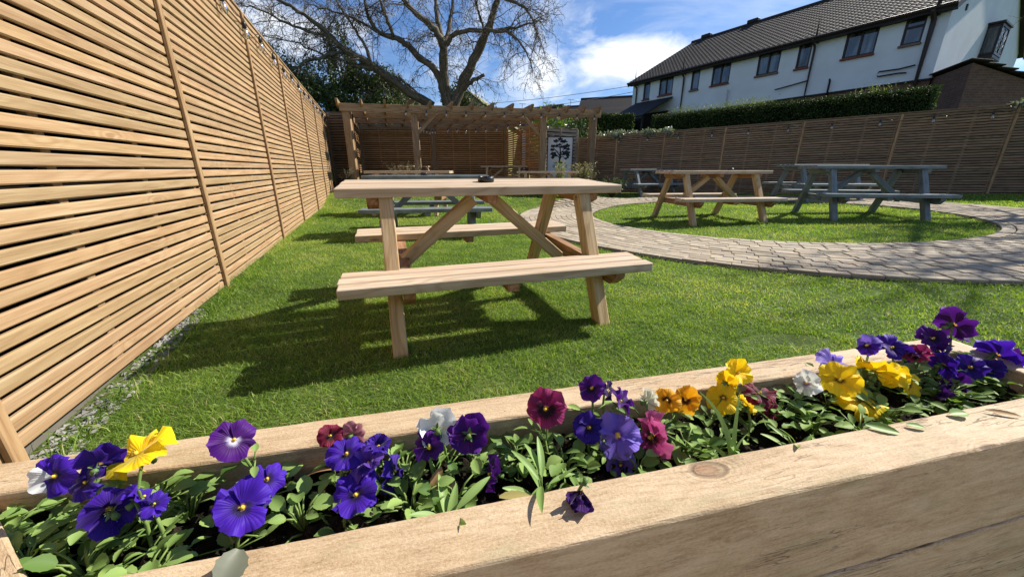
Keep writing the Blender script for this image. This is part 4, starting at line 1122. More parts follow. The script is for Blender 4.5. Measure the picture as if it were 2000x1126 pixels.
# ------------------------------------------------------------------ the large bare tree
def bare_tree():
    t = thing('bare_tree', 'large bare spreading tree with twisting limbs and drooping twigs behind the pergola', 'tree', (-2.55, 17.6, 0))
    org = np.array([-2.55, 17.6, 0]); rg = np.random.default_rng(77)
    limbs = [  # pixel trace, distance at start and end, start and end radius
        ([(886, 330), (884, 260), (880, 215)], 16.2, 16.2, .36, .33),
        ([(880, 222), (868, 170), (866, 120), (866, 88), (852, 60), (822, 32), (790, 6), (765, -40)], 16.2, 14.8, .27, .07),
        ([(866, 92), (858, 52), (851, 10), (845, -60), (840, -140)], 16.1, 16.6, .15, .05),
        ([(868, 92), (877, 50), (886, 4), (892, -70)], 16.1, 17.4, .12, .05),
        ([(882, 218), (900, 168), (925, 118), (950, 66), (962, 30), (973, -6), (985, -80), (1000, -150)], 16.2, 15.6, .27, .07),
        ([(846, 208), (800, 182), (768, 158), (735, 134), (700, 112), (668, 100), (645, 68), (602, 34), (560, 8), (500, -20)], 16.0, 13.6, .22, .05),
        ([(735, 134), (715, 131), (690, 128)], 15.2, 15.0, .13, .09),
        ([(872, 205), (862, 160), (848, 132), (812, 106), (790, 84), (768, 72), (740, 66), (722, 42), (715, 10), (700, -40)], 16.2, 15.2, .20, .05),
        ([(768, 72), (755, 36), (742, 2), (725, -60)], 15.6, 15.0, .09, .04),
        ([(904, 176), (925, 156), (946, 146)], 16.1, 15.7, .11, .08),
        ([(872, 88), (884, 68), (905, 60), (950, 60), (990, 62), (1012, 76), (1030, 104), (1040, 135)], 16.0, 14.6, .13, .02),
        ([(965, 60), (1000, 55), (1030, 48), (1048, 42)], 15.4, 14.6, .07, .02),
        ([(802, 184), (788, 160), (778, 148)], 15.8, 15.4, .06, .04),
        ([(668, 100), (630, 112), (600, 118), (560, 138), (540, 150)], 14.6, 13.8, .09, .02),
        ([(645, 68), (610, 66), (560, 44), (510, 20), (470, 8)], 14.4, 13.4, .07, .02),
        ([(728, 128), (712, 90), (690, 50), (660, 10), (640, -30)], 15.0, 15.6, .08, .03),
        ([(742, 66), (700, 40), (650, 20), (600, 8)], 15.3, 15.8, .06, .02),
        ([(973, -6), (1010, 6), (1030, 20), (1045, 50), (1052, 75)], 15.4, 14.8, .08, .02),
        ([(950, 66), (940, 40), (930, 10), (925, -30)], 15.8, 15.0, .06, .03),
        ([(702, 116), (650, 118), (610, 96), (560, 78), (500, 70)], 14.8, 14.2, .06, .015)]
    tm, pale, paths = MB(), MB(), []
    for i, (px, y0, y1, r0, r1) in enumerate(limbs):
        n = len(px); P = np.array([at_y(u, v, 1.4 + y0 + (y1 - y0) * k / (n - 1)) for k, (u, v) in enumerate(px)]) - org
        if i == 0: P = np.concatenate([[[.0, 0, -.1], [0, 0, 1.0]], P[1:]])
        # resample smoothly
        tt = np.linspace(0, len(P) - 1, len(P) * 4 - 3)
        Q = np.stack([np.interp(tt, np.arange(len(P)), P[:, a]) for a in range(3)], 1)
        for _ in range(2): Q[1:-1] = (Q[:-2] + 2 * Q[1:-1] + Q[2:]) / 4
        Q[1:-1] += rg.normal(0, .018, Q[1:-1].shape)
        rad = np.interp(np.linspace(0, 1, len(Q)), [0, 1], [r0, r1]) * (1 + .08 * rg.normal(size=len(Q)))
        if i == 0: rad[:3] *= 1.25
        rad = rad * .84; tm.tube(Q, rad, 10); paths.append((Q, rad))
    tm.build('trunk', M_BARK, t)
    V, F, cnt = [], [], 0
    bud = []
    def twig(P, r0, r1, sides=3):
        nonlocal cnt
        m = len(P); tg = np.gradient(P, axis=0); tg /= np.linalg.norm(tg, axis=1)[:, None] + 1e-9
        a = np.cross(tg, [.3, .2, .9]); a /= np.linalg.norm(a, axis=1)[:, None] + 1e-9; b = np.cross(tg, a)
        th = np.arange(sides) * 2 * math.pi / sides; rr = np.linspace(r0, r1, m)
        W = P[:, None] + rr[:, None, None] * (np.cos(th)[None, :, None] * a[:, None] + np.sin(th)[None, :, None] * b[:, None])
        V.append(W.reshape(-1, 3))
        i = np.arange(m - 1)[:, None] * sides; j = np.arange(sides)[None, :]; k = (j + 1) % sides
        F.append(np.stack([i + j, i + sides + j, i + sides + k, i + k], -1).reshape(-1, 4) + cnt); cnt += m * sides
    def grow(p, d, L, m, droop, hook, wob):
        P = [p]; d = d / np.linalg.norm(d)
        for q in range(m):
            f = q / m
            d = d + np.array([0, 0, -droop if f < .7 else hook]) / m + rg.normal(0, wob, 3); d /= np.linalg.norm(d)
            P.append(P[-1] + d * L / m)
        return np.array(P)
    nsec = 0
    for i, (Q, rad) in enumerate(paths):
        if i == 0: continue
        Ls = np.r_[0, np.cumsum(np.linalg.norm(np.diff(Q, axis=0), axis=1))]
        k = int(Ls[-1] * (5.0 if i not in (1, 4, 5, 7) else 4.0)) + 3
        for _ in range(k):
            f = rg.uniform(.12, 1) ** .8
            s = np.interp(f * Ls[-1], Ls, np.arange(len(Q))); a = int(min(s, len(Q) - 2))
            p = Q[a] + (Q[a + 1] - Q[a]) * (s - a); dl = Q[a + 1] - Q[a]; dl /= np.linalg.norm(dl)
            d = rg.normal(size=3) * [1, .8, .75] + dl * .7 + [0, 0, .3]
            L = rg.uniform(.6, 1.75) * (1.1 if f > .5 else .8)
            S = grow(p, d, L, 8, rg.uniform(-.1, 1.5), 1.0, .17); r0 = min(.022, rad[a] * .5) * rg.uniform(.6, 1)
            twig(S, r0, .006, 4)
            for _ in range(int(L * 7)):
                q = rg.integers(1, 9); e = rg.normal(size=3) + (S[q] - S[q - 1]) / np.linalg.norm(S[q] - S[q - 1]) * .8
                U = grow(S[q], e, rg.uniform(.25, .85), 6, rg.uniform(0, 2.0), 1.9, .2); twig(U, .0075, .0035)
                for _ in range(3):
                    w = rg.integers(1, 7); e2 = rg.normal(size=3) + [0, 0, .2]
                    Z = grow(U[w], e2, rg.uniform(.1, .32), 4, 1.5, 2.4, .2); twig(Z, .0055, .003); bud.append(Z[-1])
                bud.append(U[-1])
    mesh_np('twigs', np.concatenate(V), np.concatenate(F), M_TWIG, np.full(cnt, .5), True, t)
    bud = np.array(bud); leafy('buds', t, bud, .05, leafmat('bud', (.10, .08, .05), (.26, .22, .14), .1), 9, up=1.5, aspect=.35)
bare_tree()

def side_tree():
    t = thing('bare_tree', 'bare tree standing at the right of the round lawn, dappling the turf and paving', 'tree', (11.2, 6.3, float(gz(11.2, 6.3))))
    rg = np.random.default_rng(5); mb = MB(); tw = MB()
    mb.tube([(0, 0, -.2), (.05, 0, 1.2), (0, .05, 2.6), (-.1, .05, 3.6)], [.22, .17, .15, .12], 9)
    def br(p, d, L, r, lev):
        P = [p]; d = d / np.linalg.norm(d)
        for q in range(6):
            d = d + rg.normal(0, .16, 3) + [0, 0, .05]; d /= np.linalg.norm(d); P.append(P[-1] + d * L / 6)
        (mb if lev < 2 else tw).tube(P, np.linspace(r, r * .45, 7), 6 if lev < 2 else 4)
        if lev < 4:
            for _ in range((6, 6, 5, 4)[lev]):
                k = rg.integers(2, 7); e = rg.normal(size=3) + (P[k] - P[k - 1]) / np.linalg.norm(P[k] - P[k - 1]) * 1.0
                br(P[k], e, L * rg.uniform(.45, .7), r * .45, lev + 1)
    for a in range(5): br(np.array([-.05, .05, 2.6 + a * .25]), np.array([math.cos(a * 1.3), math.sin(a * 1.3), 1.5]), 2.3, .085, 0)
    mb.build('trunk', M_BARK, t); tw.build('twigs', M_TWIG, t)
side_tree()

# ------------------------------------------------------------------ distant houses
def far_house(name, label, loc, rotz, w, d, ze, zr, wallm, roofm, aerial=False, verge=True):
    """gable towards local -y; ridge along local y"""
    t = thing(name, label, 'house', loc, rotz, 'houses beyond the garden')
    pl = [(-w / 2, 0), (w / 2, 0), (w / 2, ze), (0, zr), (-w / 2, ze)]
    mb = MB(); n = 5
    V = [[p[0], 0, p[1]] for p in pl] + [[p[0], d, p[1]] for p in pl]
    mb.add(V, [list(range(n)), list(range(n, 2 * n))[::-1]] + [[i, i + n, (i + 1) % n + n, (i + 1) % n] for i in range(n)], np.array(V)[:, [0, 2, 1]])
    mb.build('wall', wallm, t)
    r = MB(); sl = math.hypot(w / 2, zr - ze)
    for s in (-1, 1):
        rows = 14
        for i in range(rows):
            f0, f1 = i / rows, (i + 1.06) / rows
            a = np.array([s * (w / 2 + .3) * (1 - f0), 0, ze - .18 + (zr - ze + .3) * f0]); b = np.array([s * (w / 2 + .3) * (1 - f1), 0, ze - .18 + (zr - ze + .3) * f1])
            c = (a + b) / 2; x = (b - a) / np.linalg.norm(b - a); z = np.cross(x, [0, 1, 0]); z = z if z[2] > 0 else -z
            tilt = .02 * 1
            r.box(c + z * .08 + [0, d / 2, 0], (np.linalg.norm(b - a), d + .5, .05), np.c_[x, np.cross(z, x), z], .01, grain=1)
    r.tube([(0, -.25, zr + .16), (0, d + .25, zr + .16)], .14, 7)
    ro = r.build('roof', roofm, t)
    vb = MB()
    for s in (-1, 1): vb.beam((s * (w / 2 + .3), -.27, ze - .16), (0, -.27, zr + .12), .05, .22, up=(0, 0, 1))
    vb.build('bargeboard', M_FASCIA, ro)
    return t
c = at_y(795, 168, 42)
far_house('brick_house', 'red brick house gable showing behind the low limb of the bare tree', (c[0], 42, 0), .35, 8.5, 10, c[2] - 3.4, c[2], M_REDBRICK, tiles('grey_slate', (.10, .11, .12), (.17, .18, .19)))
c = at_y(925, 178, 46)
far_house('mossy_house', 'house with a mossy yellowish roof slope beyond the bare tree', (c[0] - .5, 46, 0), -.2, 9, 9, c[2] - 3.6, c[2] - .3, M_YELLOWROOF, M_YELLOWROOF)
c = at_y(1100, 207, 60)
far_house('white_gable_house', 'small distant house with a white gable end seen over the pergola', (c[0] - .2, 60, 0), .9, 6, 9, c[2] - 2.6, c[2], M_WHITE, M_TILE)
c = at_y(1160, 205, 52)
far_house('brown_roof_house', 'distant house with a low dark roof behind the last pergola rafters', (c[0], 52, 0), 1.2, 7, 8, c[2] - 2.8, c[2] - .2, M_BRICK, M_TILE)
c0 = at_y(1165, 213, 36)
h = far_house('tiled_house', 'house with a wide brown tiled roof joining the left end of the white house', (16.0, 33.8, 0), 1.25, 9, 10, c0[2] - 2.4, c0[2] + .75, M_BRICK, M_TILE)

def aerial(label, px, py, y, h):
    p = at_y(px, py, y); t = thing('tv_aerial', label, 'aerial', (p[0], p[1], p[2]), .4, 'roof aerials')
    m = MB(); m.tube([(0, 0, -h), (0, 0, 0)], .035, 6); m.build('mast', M_BOLT, t)
    m = MB(); m.tube([(-.5, 0, -.08), (1.3, 0, -.02)], .025, 5)
    for k in range(7): m.tube([(-.3 + k * .22, -.22, -.06), (-.3 + k * .22, .22, -.06)], .012, 4)
    m.build('antenna', M_BOLT, t)
aerial('thin roof aerial over the white distant gable', 1115, 194, 60, 2.4)
aerial('thin roof aerial over the low brown distant roof', 1163, 193, 52, 2.2)
aerial('faint small aerial right of the bare tree', 1020, 202, 60, 2.2)
def wire(label, a, b, sag):
    P = [np.array(a) + (np.array(b) - np.array(a)) * f - np.array([0, 0, sag * 4 * f * (1 - f)]) for f in np.linspace(0, 1, 20)]
    o = np.array(P[0]); t = MB().tube([p - o for p in P], .018, 4).build('overhead_wire', plain('grey_wire', (.25, .27, .3), .6, .2), None); t.location = tuple(o)
    tag(t, label, 'wire')
wire('upper thin overhead wire crossing the sky to the eaves of the white house', at_y(760, 205, 40), (8.7, 29.1, 6.5), .5)
wire('lower thin overhead wire crossing the sky to the eaves of the white house', at_y(760, 222, 40), (8.7, 29.2, 6.1), .6)

# ------------------------------------------------------------------ timber planter
PYAW = .2272
PD = np.array([math.cos(PYAW), math.sin(PYAW)]); PN = np.array([-PD[1], PD[0]])      # along, and away from the camera
ZP = .48
V_FI = np.array([0, .3135]) @ PN; V_FO = np.array([0, .247]) @ PN; V_RI = np.array([0, .450]) @ PN; V_RO = np.array([0, .508]) @ PN
def pl(u, v, z=0.0): return np.r_[PD * u + PN * v, z]
def rough_beam(mb, p0, p1, w, h, seed, n=90, amp=.0006):
    """sleeper with slightly wavering arrises"""
    p0 = np.array(p0, float); p1 = np.array(p1, float); x = p1 - p0; L = np.linalg.norm(x); x /= L
    y = np.cross([0, 0, 1], x); y /= np.linalg.norm(y); z = np.cross(x, y)
    rg = np.random.default_rng(seed); b = .003
    prof = [(-w / 2 + b, -h / 2), (w / 2 - b, -h / 2), (w / 2, -h / 2 + b), (w / 2, h / 2 - b), (w / 2 - b * .4, h / 2 - b * .35), (w / 2 - b, h / 2), (-w / 2 + b, h / 2), (-w / 2 + b * .4, h / 2 - b * .35), (-w / 2, h / 2 - b), (-w / 2, -h / 2 + b)]
    m = len(prof); V, G = [], []
    ph = rg.uniform(0, 6, (4, m)); off = rg.uniform(0, 60, 3)
    for i in range(n + 1):
        s = L * i / n
        for j, (a, c) in enumerate(prof):
            e = amp * (math.sin(s * 31 + ph[0, j]) * .5 + math.sin(s * 83 + ph[1, j]) * .35 + rg.normal(0, .25)) if 0 < i < n else 0
            k = 1 + e / max(w, h) * 2.2
            V.append(p0 + x * s + y * a * (1 + e / w * 1.2) + z * c * (1 + e / h * 1.2)); G.append(np.array([s, a, c]) + off)
    F = [[i * m + j, i * m + (j + 1) % m, (i + 1) * m + (j + 1) % m, (i + 1) * m + j] for i in range(n) for j in range(m)]
    F.append(list(range(m))[::-1]); F.append([n * m + j for j in range(m)])
    mb.add(V, F, G)
def planter():
    o = pl(.3, .4, -.1)
    t = thing('timber_planter', 'long raised flower bed of pale timber sleepers across the foreground', 'planter', tuple(o))
    fh = .162; wf = V_FI - V_FO; wr = V_RO - V_RI
    vf, vr = (V_FI + V_FO) / 2, (V_RI + V_RO) / 2
    for k in range(3):
        zc = ZP - fh * (k + .5) - .004 * k
        mb = MB(); rough_beam(mb, pl(-.46, vf, zc) - o, pl(1.3, vf, zc) - o, wf, fh, k + 1); mb.build('front_sleeper', M_SLEEPER, t)
        mb = MB(); rough_beam(mb, pl(-.78, vr, zc) - o, pl(1.015, vr, zc) - o, wr, fh, k + 11); mb.build('rear_sleeper', M_SLEEPER, t)
        # left end runs obliquely from the rear timber to the front one
        a, b = np.array([-.62, .338]), np.array([-.385, .206]); d = (b - a) / np.linalg.norm(b - a); n = np.array([-d[1], d[0]])
        if n[1] > 0: n = -n
        mb = MB(); rough_beam(mb, np.r_[a + n * .034 - d * .1, zc - .003] - o, np.r_[b + n * .034 + d * .02, zc - .003] - o, .068, fh, k + 21); mb.build('end_sleeper', M_SLEEPER, t)
        mb = MB(); rough_beam(mb, pl(1.045, V_RO, zc - .002) - o, pl(1.045, V_FI + .003, zc - .002) - o, .056, fh, k + 31); mb.build('end_sleeper', M_SLEEPER, t)
    # soil surface
    us = np.linspace(-.66, 1.02, 270); vs = np.linspace(V_FI - .012, V_RI + .012, 34)
    U, W = np.meshgrid(us, vs)
    rg = np.random.default_rng(2)
    Z = ZP - .052 + .010 * np.sin(U * 17 + 3 * np.sin(W * 40)) + .008 * np.sin(W * 90 + U * 43) + rg.normal(0, .0032, U.shape)
    X = PD[0] * U + PN[0] * W; Y = PD[1] * U + PN[1] * W
    i = np.arange(U.size).reshape(U.shape)
    F = np.stack([i[:-1, :-1], i[:-1, 1:], i[1:, 1:], i[1:, :-1]], -1).reshape(-1, 4)
    tag(mesh_np('soil', np.stack([X, Y, Z], -1).reshape(-1, 3), F, M_SOIL), kind='stuff')
    # crumbs of compost
    k = 2600; P = pl(0, 0)[None] + np.zeros((k, 3)); uu, vv = rg.uniform(-.6, .98, k), rg.uniform(V_FI, V_RI, k)
    P = np.stack([PD[0] * uu + PN[0] * vv, PD[1] * uu + PN[1] * vv, np.full(k, ZP - .046) + .01 * np.sin(uu * 17 + 3 * np.sin(vv * 40))], 1)
    V, F, r = leaf_cloud(P, .008, 0, .9, 4); tag(mesh_np('soil_crumbs', V, F, M_SOIL, r), kind='stuff')
planter()

# ------------------------------------------------------------------ pansies
def petal_mat(name, base, edge, blotch, bl=0.0, eye=None, trans=.35, vein=.35):
    m, t, out = new_mat(name)
    v = t.attr('pv'); u = t.attr('pu'); r = t.attr('rnd')
    col = t.ramp(v, [(0.0, base), (.55, base), (1.0, edge)])
    ln = t.math('ABSOLUTE', t.math('SINE', t.math('MULTIPLY', u, 21.0)))
    col = t.mix(t.math('MULTIPLY', t.mapr(ln, .0, .35, vein, 0.0), t.mapr(v, .3, 1, 1, .2)), col, tuple(c * .45 for c in base))
    if bl > 0:
        nz = t.math('ADD', v, t.math('MULTIPLY', t.math('SUBTRACT', ln, .5), .16))
        flag = t.attr('pb')
        col = t.mix(t.math('MULTIPLY', t.mapr(nz, bl - .08, bl + .05, 1, 0), flag), col, blotch)
    if eye: col = t.mix(t.mapr(v, .06, .16, 1, 0), col, eye)
    col = t.mix(1.0, col, t.ramp(r, [(0, (.82, .82, .82)), (1, (1.15, 1.15, 1.15))]), 'MULTIPLY')
    p = t.n('ShaderNodeBsdfPrincipled'); t.set(p, 'Base Color', col); t.set(p, 'Roughness', .55); t.set(p, 'Specular IOR Level', .2)
    t.set(p, 'Sheen Weight', .25); t.set(p, 'Sheen Roughness', .4)
    bp = t.n('ShaderNodeBump', i_Strength=.35, i_Distance=.0008); t.set(bp, 'Height', ln); t.set(p, 'Normal', bp)
    tr = t.n('ShaderNodeBsdfTranslucent'); t.set(tr, 0, col)
    mx = t.n('ShaderNodeMixShader', i_0=trans)
    t.t.links.new(p.outputs[0], mx.inputs[1]); t.t.links.new(tr.outputs[0], mx.inputs[2]); t.t.links.new(mx.outputs[0], out.inputs[0])
    return m
YE = (.85, .50, .02)
PM = {
    'violet': petal_mat('violet_petal', (.050, .008, .32), (.075, .018, .46), (.012, .003, .06), .42, YE),
    'indigo': petal_mat('indigo_petal', (.033, .007, .19), (.052, .013, .31), (.012, .003, .05), .42, YE),
    'purple': petal_mat('purple_petal', (.062, .006, .15), (.10, .012, .25), (.015, .003, .03), .46, YE),
    'dark': petal_mat('dark_purple_petal', (.030, .006, .075), (.055, .010, .14), (.008, .002, .015), .5, YE),
    'magenta': petal_mat('magenta_petal', (.23, .012, .085), (.34, .035, .15), (.022, .003, .012), .55, YE),
    'crimson': petal_mat('crimson_petal', (.15, .006, .025), (.25, .012, .05), (.03, .003, .01), .5, YE),
    'pink': petal_mat('pink_petal', (.46, .05, .20), (.62, .14, .34), (.05, .005, .015), .46, YE),
    'faded': petal_mat('faded_pink_petal', (.42, .16, .20), (.52, .26, .30), (.1, .02, .03), .3, None),
    'lilac': petal_mat('lilac_petal', (.19, .12, .58), (.27, .18, .70), (.06, .02, .25), .3, YE),
    'mauve': petal_mat('mauve_petal', (.12, .04, .38), (.17, .07, .48), (.03, .01, .12), .3, None),
    'yellow': petal_mat('yellow_petal', (.93, .66, .008), (.95, .72, .012), (.28, .12, .005), .18, (.75, .40, .01), vein=.10),
    'amber': petal_mat('amber_petal', (.80, .36, .008), (.86, .44, .02), (.06, .012, .004), .40, (.6, .25, .01), vein=.12),
    'gold': petal_mat('gold_petal', (.92, .62, .010), (.94, .68, .016), (.07, .015, .004), .28, (.6, .3, .01), vein=.12),
    'white': petal_mat('white_petal', (.72, .74, .70), (.82, .84, .86), (.30, .12, .42), .30, YE, vein=.08),
    'cream': petal_mat('cream_petal', (.72, .72, .52), (.82, .82, .72), (.5, .5, .2), .12, YE, vein=.08),
    'whiteface': petal_mat('white_throated_petal', (.055, .005, .12), (.085, .010, .21), (.62, .60, .74), .32, YE),
}
M_SEPAL = plain('sepal_green', (.10, .17, .045), .5, .3)
M_EYE = plain('flower_eye', (.75, .50, .06), .6, .2)

def petal_mesh(name, mat, R0, half, length, ruffle, cup, blotch, seed, nu=13, nv=9, curl=0.0, notch=0.0):
    """fan petal from the origin along local +Y in the XY plane, facing +Z"""
    rg = random.Random(seed); p1, p2 = rg.uniform(0, 6), rg.uniform(0, 6)
    V, pu, pv = [], [], []
    for j in range(nv):
        v = j / (nv - 1)
        for i in range(nu):
            u = -1 + 2 * i / (nu - 1)
            a = u * half * (.66 + .34 * min(1, v * 2.2))
            rad = length * R0 * v * (1 - .24 * abs(u) ** 2.6 - notch * math.exp(-(u * 5) ** 2))
            rad *= 1 + .05 * math.sin(u * 9 + p1) * v + .025 * math.sin(u * 19 + p2) * v
            x, y = rad * math.sin(a), rad * math.cos(a)
            z = R0 * (cup * v * v + ruffle * v ** 3 * (math.sin(u * 5.5 + p1) * .6 + math.sin(u * 11 + p2) * .4) - curl * max(0, v - .6) ** 2 * 3 + .05 * (1 - u * u) * v)
            V.append((x, y, z)); pu.append(u); pv.append(v)
    F = [[j * nu + i, j * nu + i + 1, (j + 1) * nu + i + 1, (j + 1) * nu + i] for j in range(nv - 1) for i in range(nu - 1)]
    me = bpy.data.meshes.new(name); me.from_pydata(V, [], F)
    rn = rg.random()
    for nm, arr in (('pu', pu), ('pv', pv), ('pb', [blotch] * len(V)), ('rnd', [rn] * len(V))):
        me.attributes.new(nm, 'FLOAT', 'POINT').data.foreach_set('value', arr)
    me.polygons.foreach_set('use_smooth', [True] * len(F)); me.materials.append(PM[mat]); me.update()
    return me

def leaf_geo(mb, base, d, L, W, seed, bendk=.4, mi=0, crenate=.07):
    """broad leaf with a midrib fold and rounded teeth, on a short stalk"""
    rg = random.Random(seed); d = np.array(d, float); d /= np.linalg.norm(d)
    s = np.cross(d, [0, 0, 1]); s /= np.linalg.norm(s) + 1e-9; up = np.cross(s, d)
    roll = rg.uniform(-.5, .5); s, up = s * math.cos(roll) + up * math.sin(roll), up * math.cos(roll) - s * math.sin(roll)
    n = 15; V, F = [], []
    p = np.array(base, float)
    for i in range(n):
        f = i / (n - 1)
        w = W * (math.sin(math.pi * min(1, f * .93 + .05)) ** .75) * (1 + crenate * math.cos(i * math.pi / 1.5)) * .5
        c = p + d * L * f - up * bendk * L * f * f * .5
        V += [c - s * w + up * w * .35, c - s * w * .5 + up * w * .12, c, c + s * w * .5 + up * w * .12, c + s * w + up * w * .35]
    for i in range(n - 1):
        for j in range(4): F.append([i * 5 + j, i * 5 + j + 1, i * 5 + j + 6, i * 5 + j + 5])
    mb.add(V, F, None, min(1, max(0, rg.gauss(.5, .28))), mi, True)

FACE = {'cam': (-.1, -.9, .45), 'camr': (.5, -.75, .4), 'caml': (-.65, -.65, .35), 'right': (.93, -.2, .3), 'left': (-.9, -.35, .3), 'up': (.1, -.25, 1), 'upr': (.55, .1, .8),
        'sun': (.75, .5, .45), 'back': (.25, .85, .4), 'down': (-.2, -.75, -.5), 'upb': (.2, .5, .85), 'upl': (-.4, -.45, .8), 'upc': (0, -.6, .8)}
def pansy(px, py, size, f, mat, face, label, rz=0.0, leaves=9, group=None, mat2=None, style='open', lean=None):
    v = V_FI + (V_RI - V_FI) * f
    p = at_plane(px, py, PN * v, PD) if lean is None else at_z(px, py, lean)
    # keep blooms at a natural height by leaving them where the photo shows them on this line
    Rr = .44 * size * depth_of(p) / FPX
    u = p[:2] @ PD
    zs = ZP - .048
    rgl = random.Random(int(px * 13 + py * 7))
    bu, bv = u + rgl.uniform(-.02, .02) if u < .96 else .955, min(max(v + rgl.uniform(-.02, .02), V_FI + .012), V_RI - .012)
    base = pl(min(max(bu, -.50), .965), bv, zs)
    t = thing('pansy', label, 'pansy', tuple(base), 0, group)
    hd = p - base
    tc = (Vector((0, 0, CAM_H)) - Vector(p)).normalized(); upv = Vector((0, 0, 1)); rt = tc.cross(upv).normalized() * -1
    FC = {'cam': tc + upv * .15, 'camr': tc + rt * .55 + upv * .1, 'caml': tc - rt * .55 + upv * .1, 'right': tc * .35 + rt + upv * .15, 'left': tc * .35 - rt + upv * .15,
          'up': tc * .55 + upv * .8, 'upr': tc * .5 + upv * .5 + rt * .5, 'upl': tc * .5 + upv * .5 - rt * .5, 'upc': tc * .8 + upv * .45, 'upb': upv * .75 - tc * .5,
          'sun': -tc * .7 + rt * .35 + upv * .35, 'back': -tc * .8 + upv * .35 - rt * .1, 'down': tc * .7 - upv * .5}
    n = FC[face].normalized() if isinstance(face, str) else Vector(face).normalized()
    n = (n + Vector((rgl.uniform(-.22, .22), rgl.uniform(-.22, .22), rgl.uniform(-.18, .18)))).normalized()
    y = Vector((0, 0, 1)); 
    if abs(n.z) > .93: y = Vector((0, 1, 0))
    y = (y - n * y.dot(n)).normalized(); x = y.cross(n)
    Rm = Matrix((x, y, n)).transposed() @ Matrix.Rotation(rz, 3, 'Z')
    # stem with the nodding neck of a pansy
    bk = np.array(Rm @ Vector((0, .0, -Rr * .28))) + hd
    mid = hd * [.45, .45, .62] + np.array([rgl.uniform(-.008, .008), rgl.uniform(-.008, .008), 0])
    st = MB(); st.tube([(0, 0, -.01), mid, bk * .85 + mid * .15 + np.array([0, 0, .006]), bk], [.0022, .0018, .0016, .0014], 6); st.build('stem', M_STEM, t)
    fl = MB()
    for k in range(5):
        a = k * 1.2566 + .3
        q = Rm @ Vector((math.cos(a), math.sin(a), -.15))
        leaf_geo(fl, bk, tuple(q), Rr * .34, Rr * .14, k, .2, crenate=0)
    fl.tube([bk, np.array(Rm @ Vector((0, 0, -.02 * Rr / .03))) + hd], [.0022, .0035], 6)
    flower = fl.build('flower', M_SEPAL, t)
    sd = int(px * 3 + py)
    up_m = mat if (mat2 or '1')[0] == '1' else mat2
    first_m = mat2[1:] if mat2 and mat2[0] == '1' else up_m
    close = {'open': 0.0, 'half': .75, 'closed': 1.5, 'droop': .45, 'bud': 1.5, 'wilt': 1.15}[style]
    spec = [(62, .80, 1.05, -.06, 0, up_m), (-62 + 124 - 2 * 62 - 0, 0, 0, 0, 0, None)]
    #       angle, half-width, length, base z, blotch, material
    P = [(34, 1.0, 1.0, -.10, 0., first_m), (-34, 1.0, 1.0, -.07, 0., up_m), (102, .95, .93, .02, 1., mat), (-102, .95, .93, .04, 1., mat), (180, 1.16, .98, .08, 1., mat)]
    for k, (ang, half, ln, bz, bl, mm) in enumerate(P):
        me = petal_mesh('petal', mm, Rr, half, ln * rgl.uniform(.94, 1.08), rgl.uniform(.16, .36) + .10 * close, .04 + rgl.uniform(-.22, .20), bl, sd + k, curl=rgl.uniform(.1, .5), notch=.10 if k == 4 else 0)
        o = link('petal', me, flower)
        fold = close * rgl.uniform(.7, 1.1) + rgl.uniform(-.26, .34)
        A = Matrix.Rotation(R(ang + rgl.uniform(-7, 7)), 3, 'Z') @ Matrix.Rotation(fold if style != 'droop' else -fold * (1 if k < 2 else -.4), 3, 'X')
        M4 = (Rm @ A).to_4x4(); M4.translation = Vector(hd) + Rm @ Vector((0, 0, bz * Rr))
        o.matrix_local = M4
    ey = MB(); ey.lathe([(Rr * .07, 0), (Rr * .075, Rr * .05), (Rr * .04, Rr * .10), (.0001, Rr * .11)], n=10)
    e = ey.build('flower_eye', M_EYE, flower); M4 = Rm.to_4x4(); M4.translation = Vector(hd) + Rm @ Vector((0, -.02 * Rr, .10 * Rr)); e.matrix_local = M4
    if leaves:
        lf = MB()
        for k in range(leaves):
            a = rgl.uniform(0, 6.283); el = rgl.uniform(-.1, 1.0); h = rgl.uniform(.0, .6) * max(.02, hd[2])
            q = np.array([math.cos(a), math.sin(a), 0]) * rgl.uniform(.006, .030)
            b0 = np.array([hd[0] * h / max(.02, hd[2]) * .6, hd[1] * h / max(.02, hd[2]) * .6, h])
            Ll = rgl.uniform(.011, .021)
            lf.tube([b0, b0 + q + [0, 0, .004]], [.0011, .0009], 4)
            leaf_geo(lf, b0 + q + [0, 0, .004], (math.cos(a), math.sin(a), el), Ll, Ll * rgl.uniform(.5, .78), rgl.random(), rgl.uniform(.2, .9))
        lf.build('foliage', M_LEAF, t)
    return t
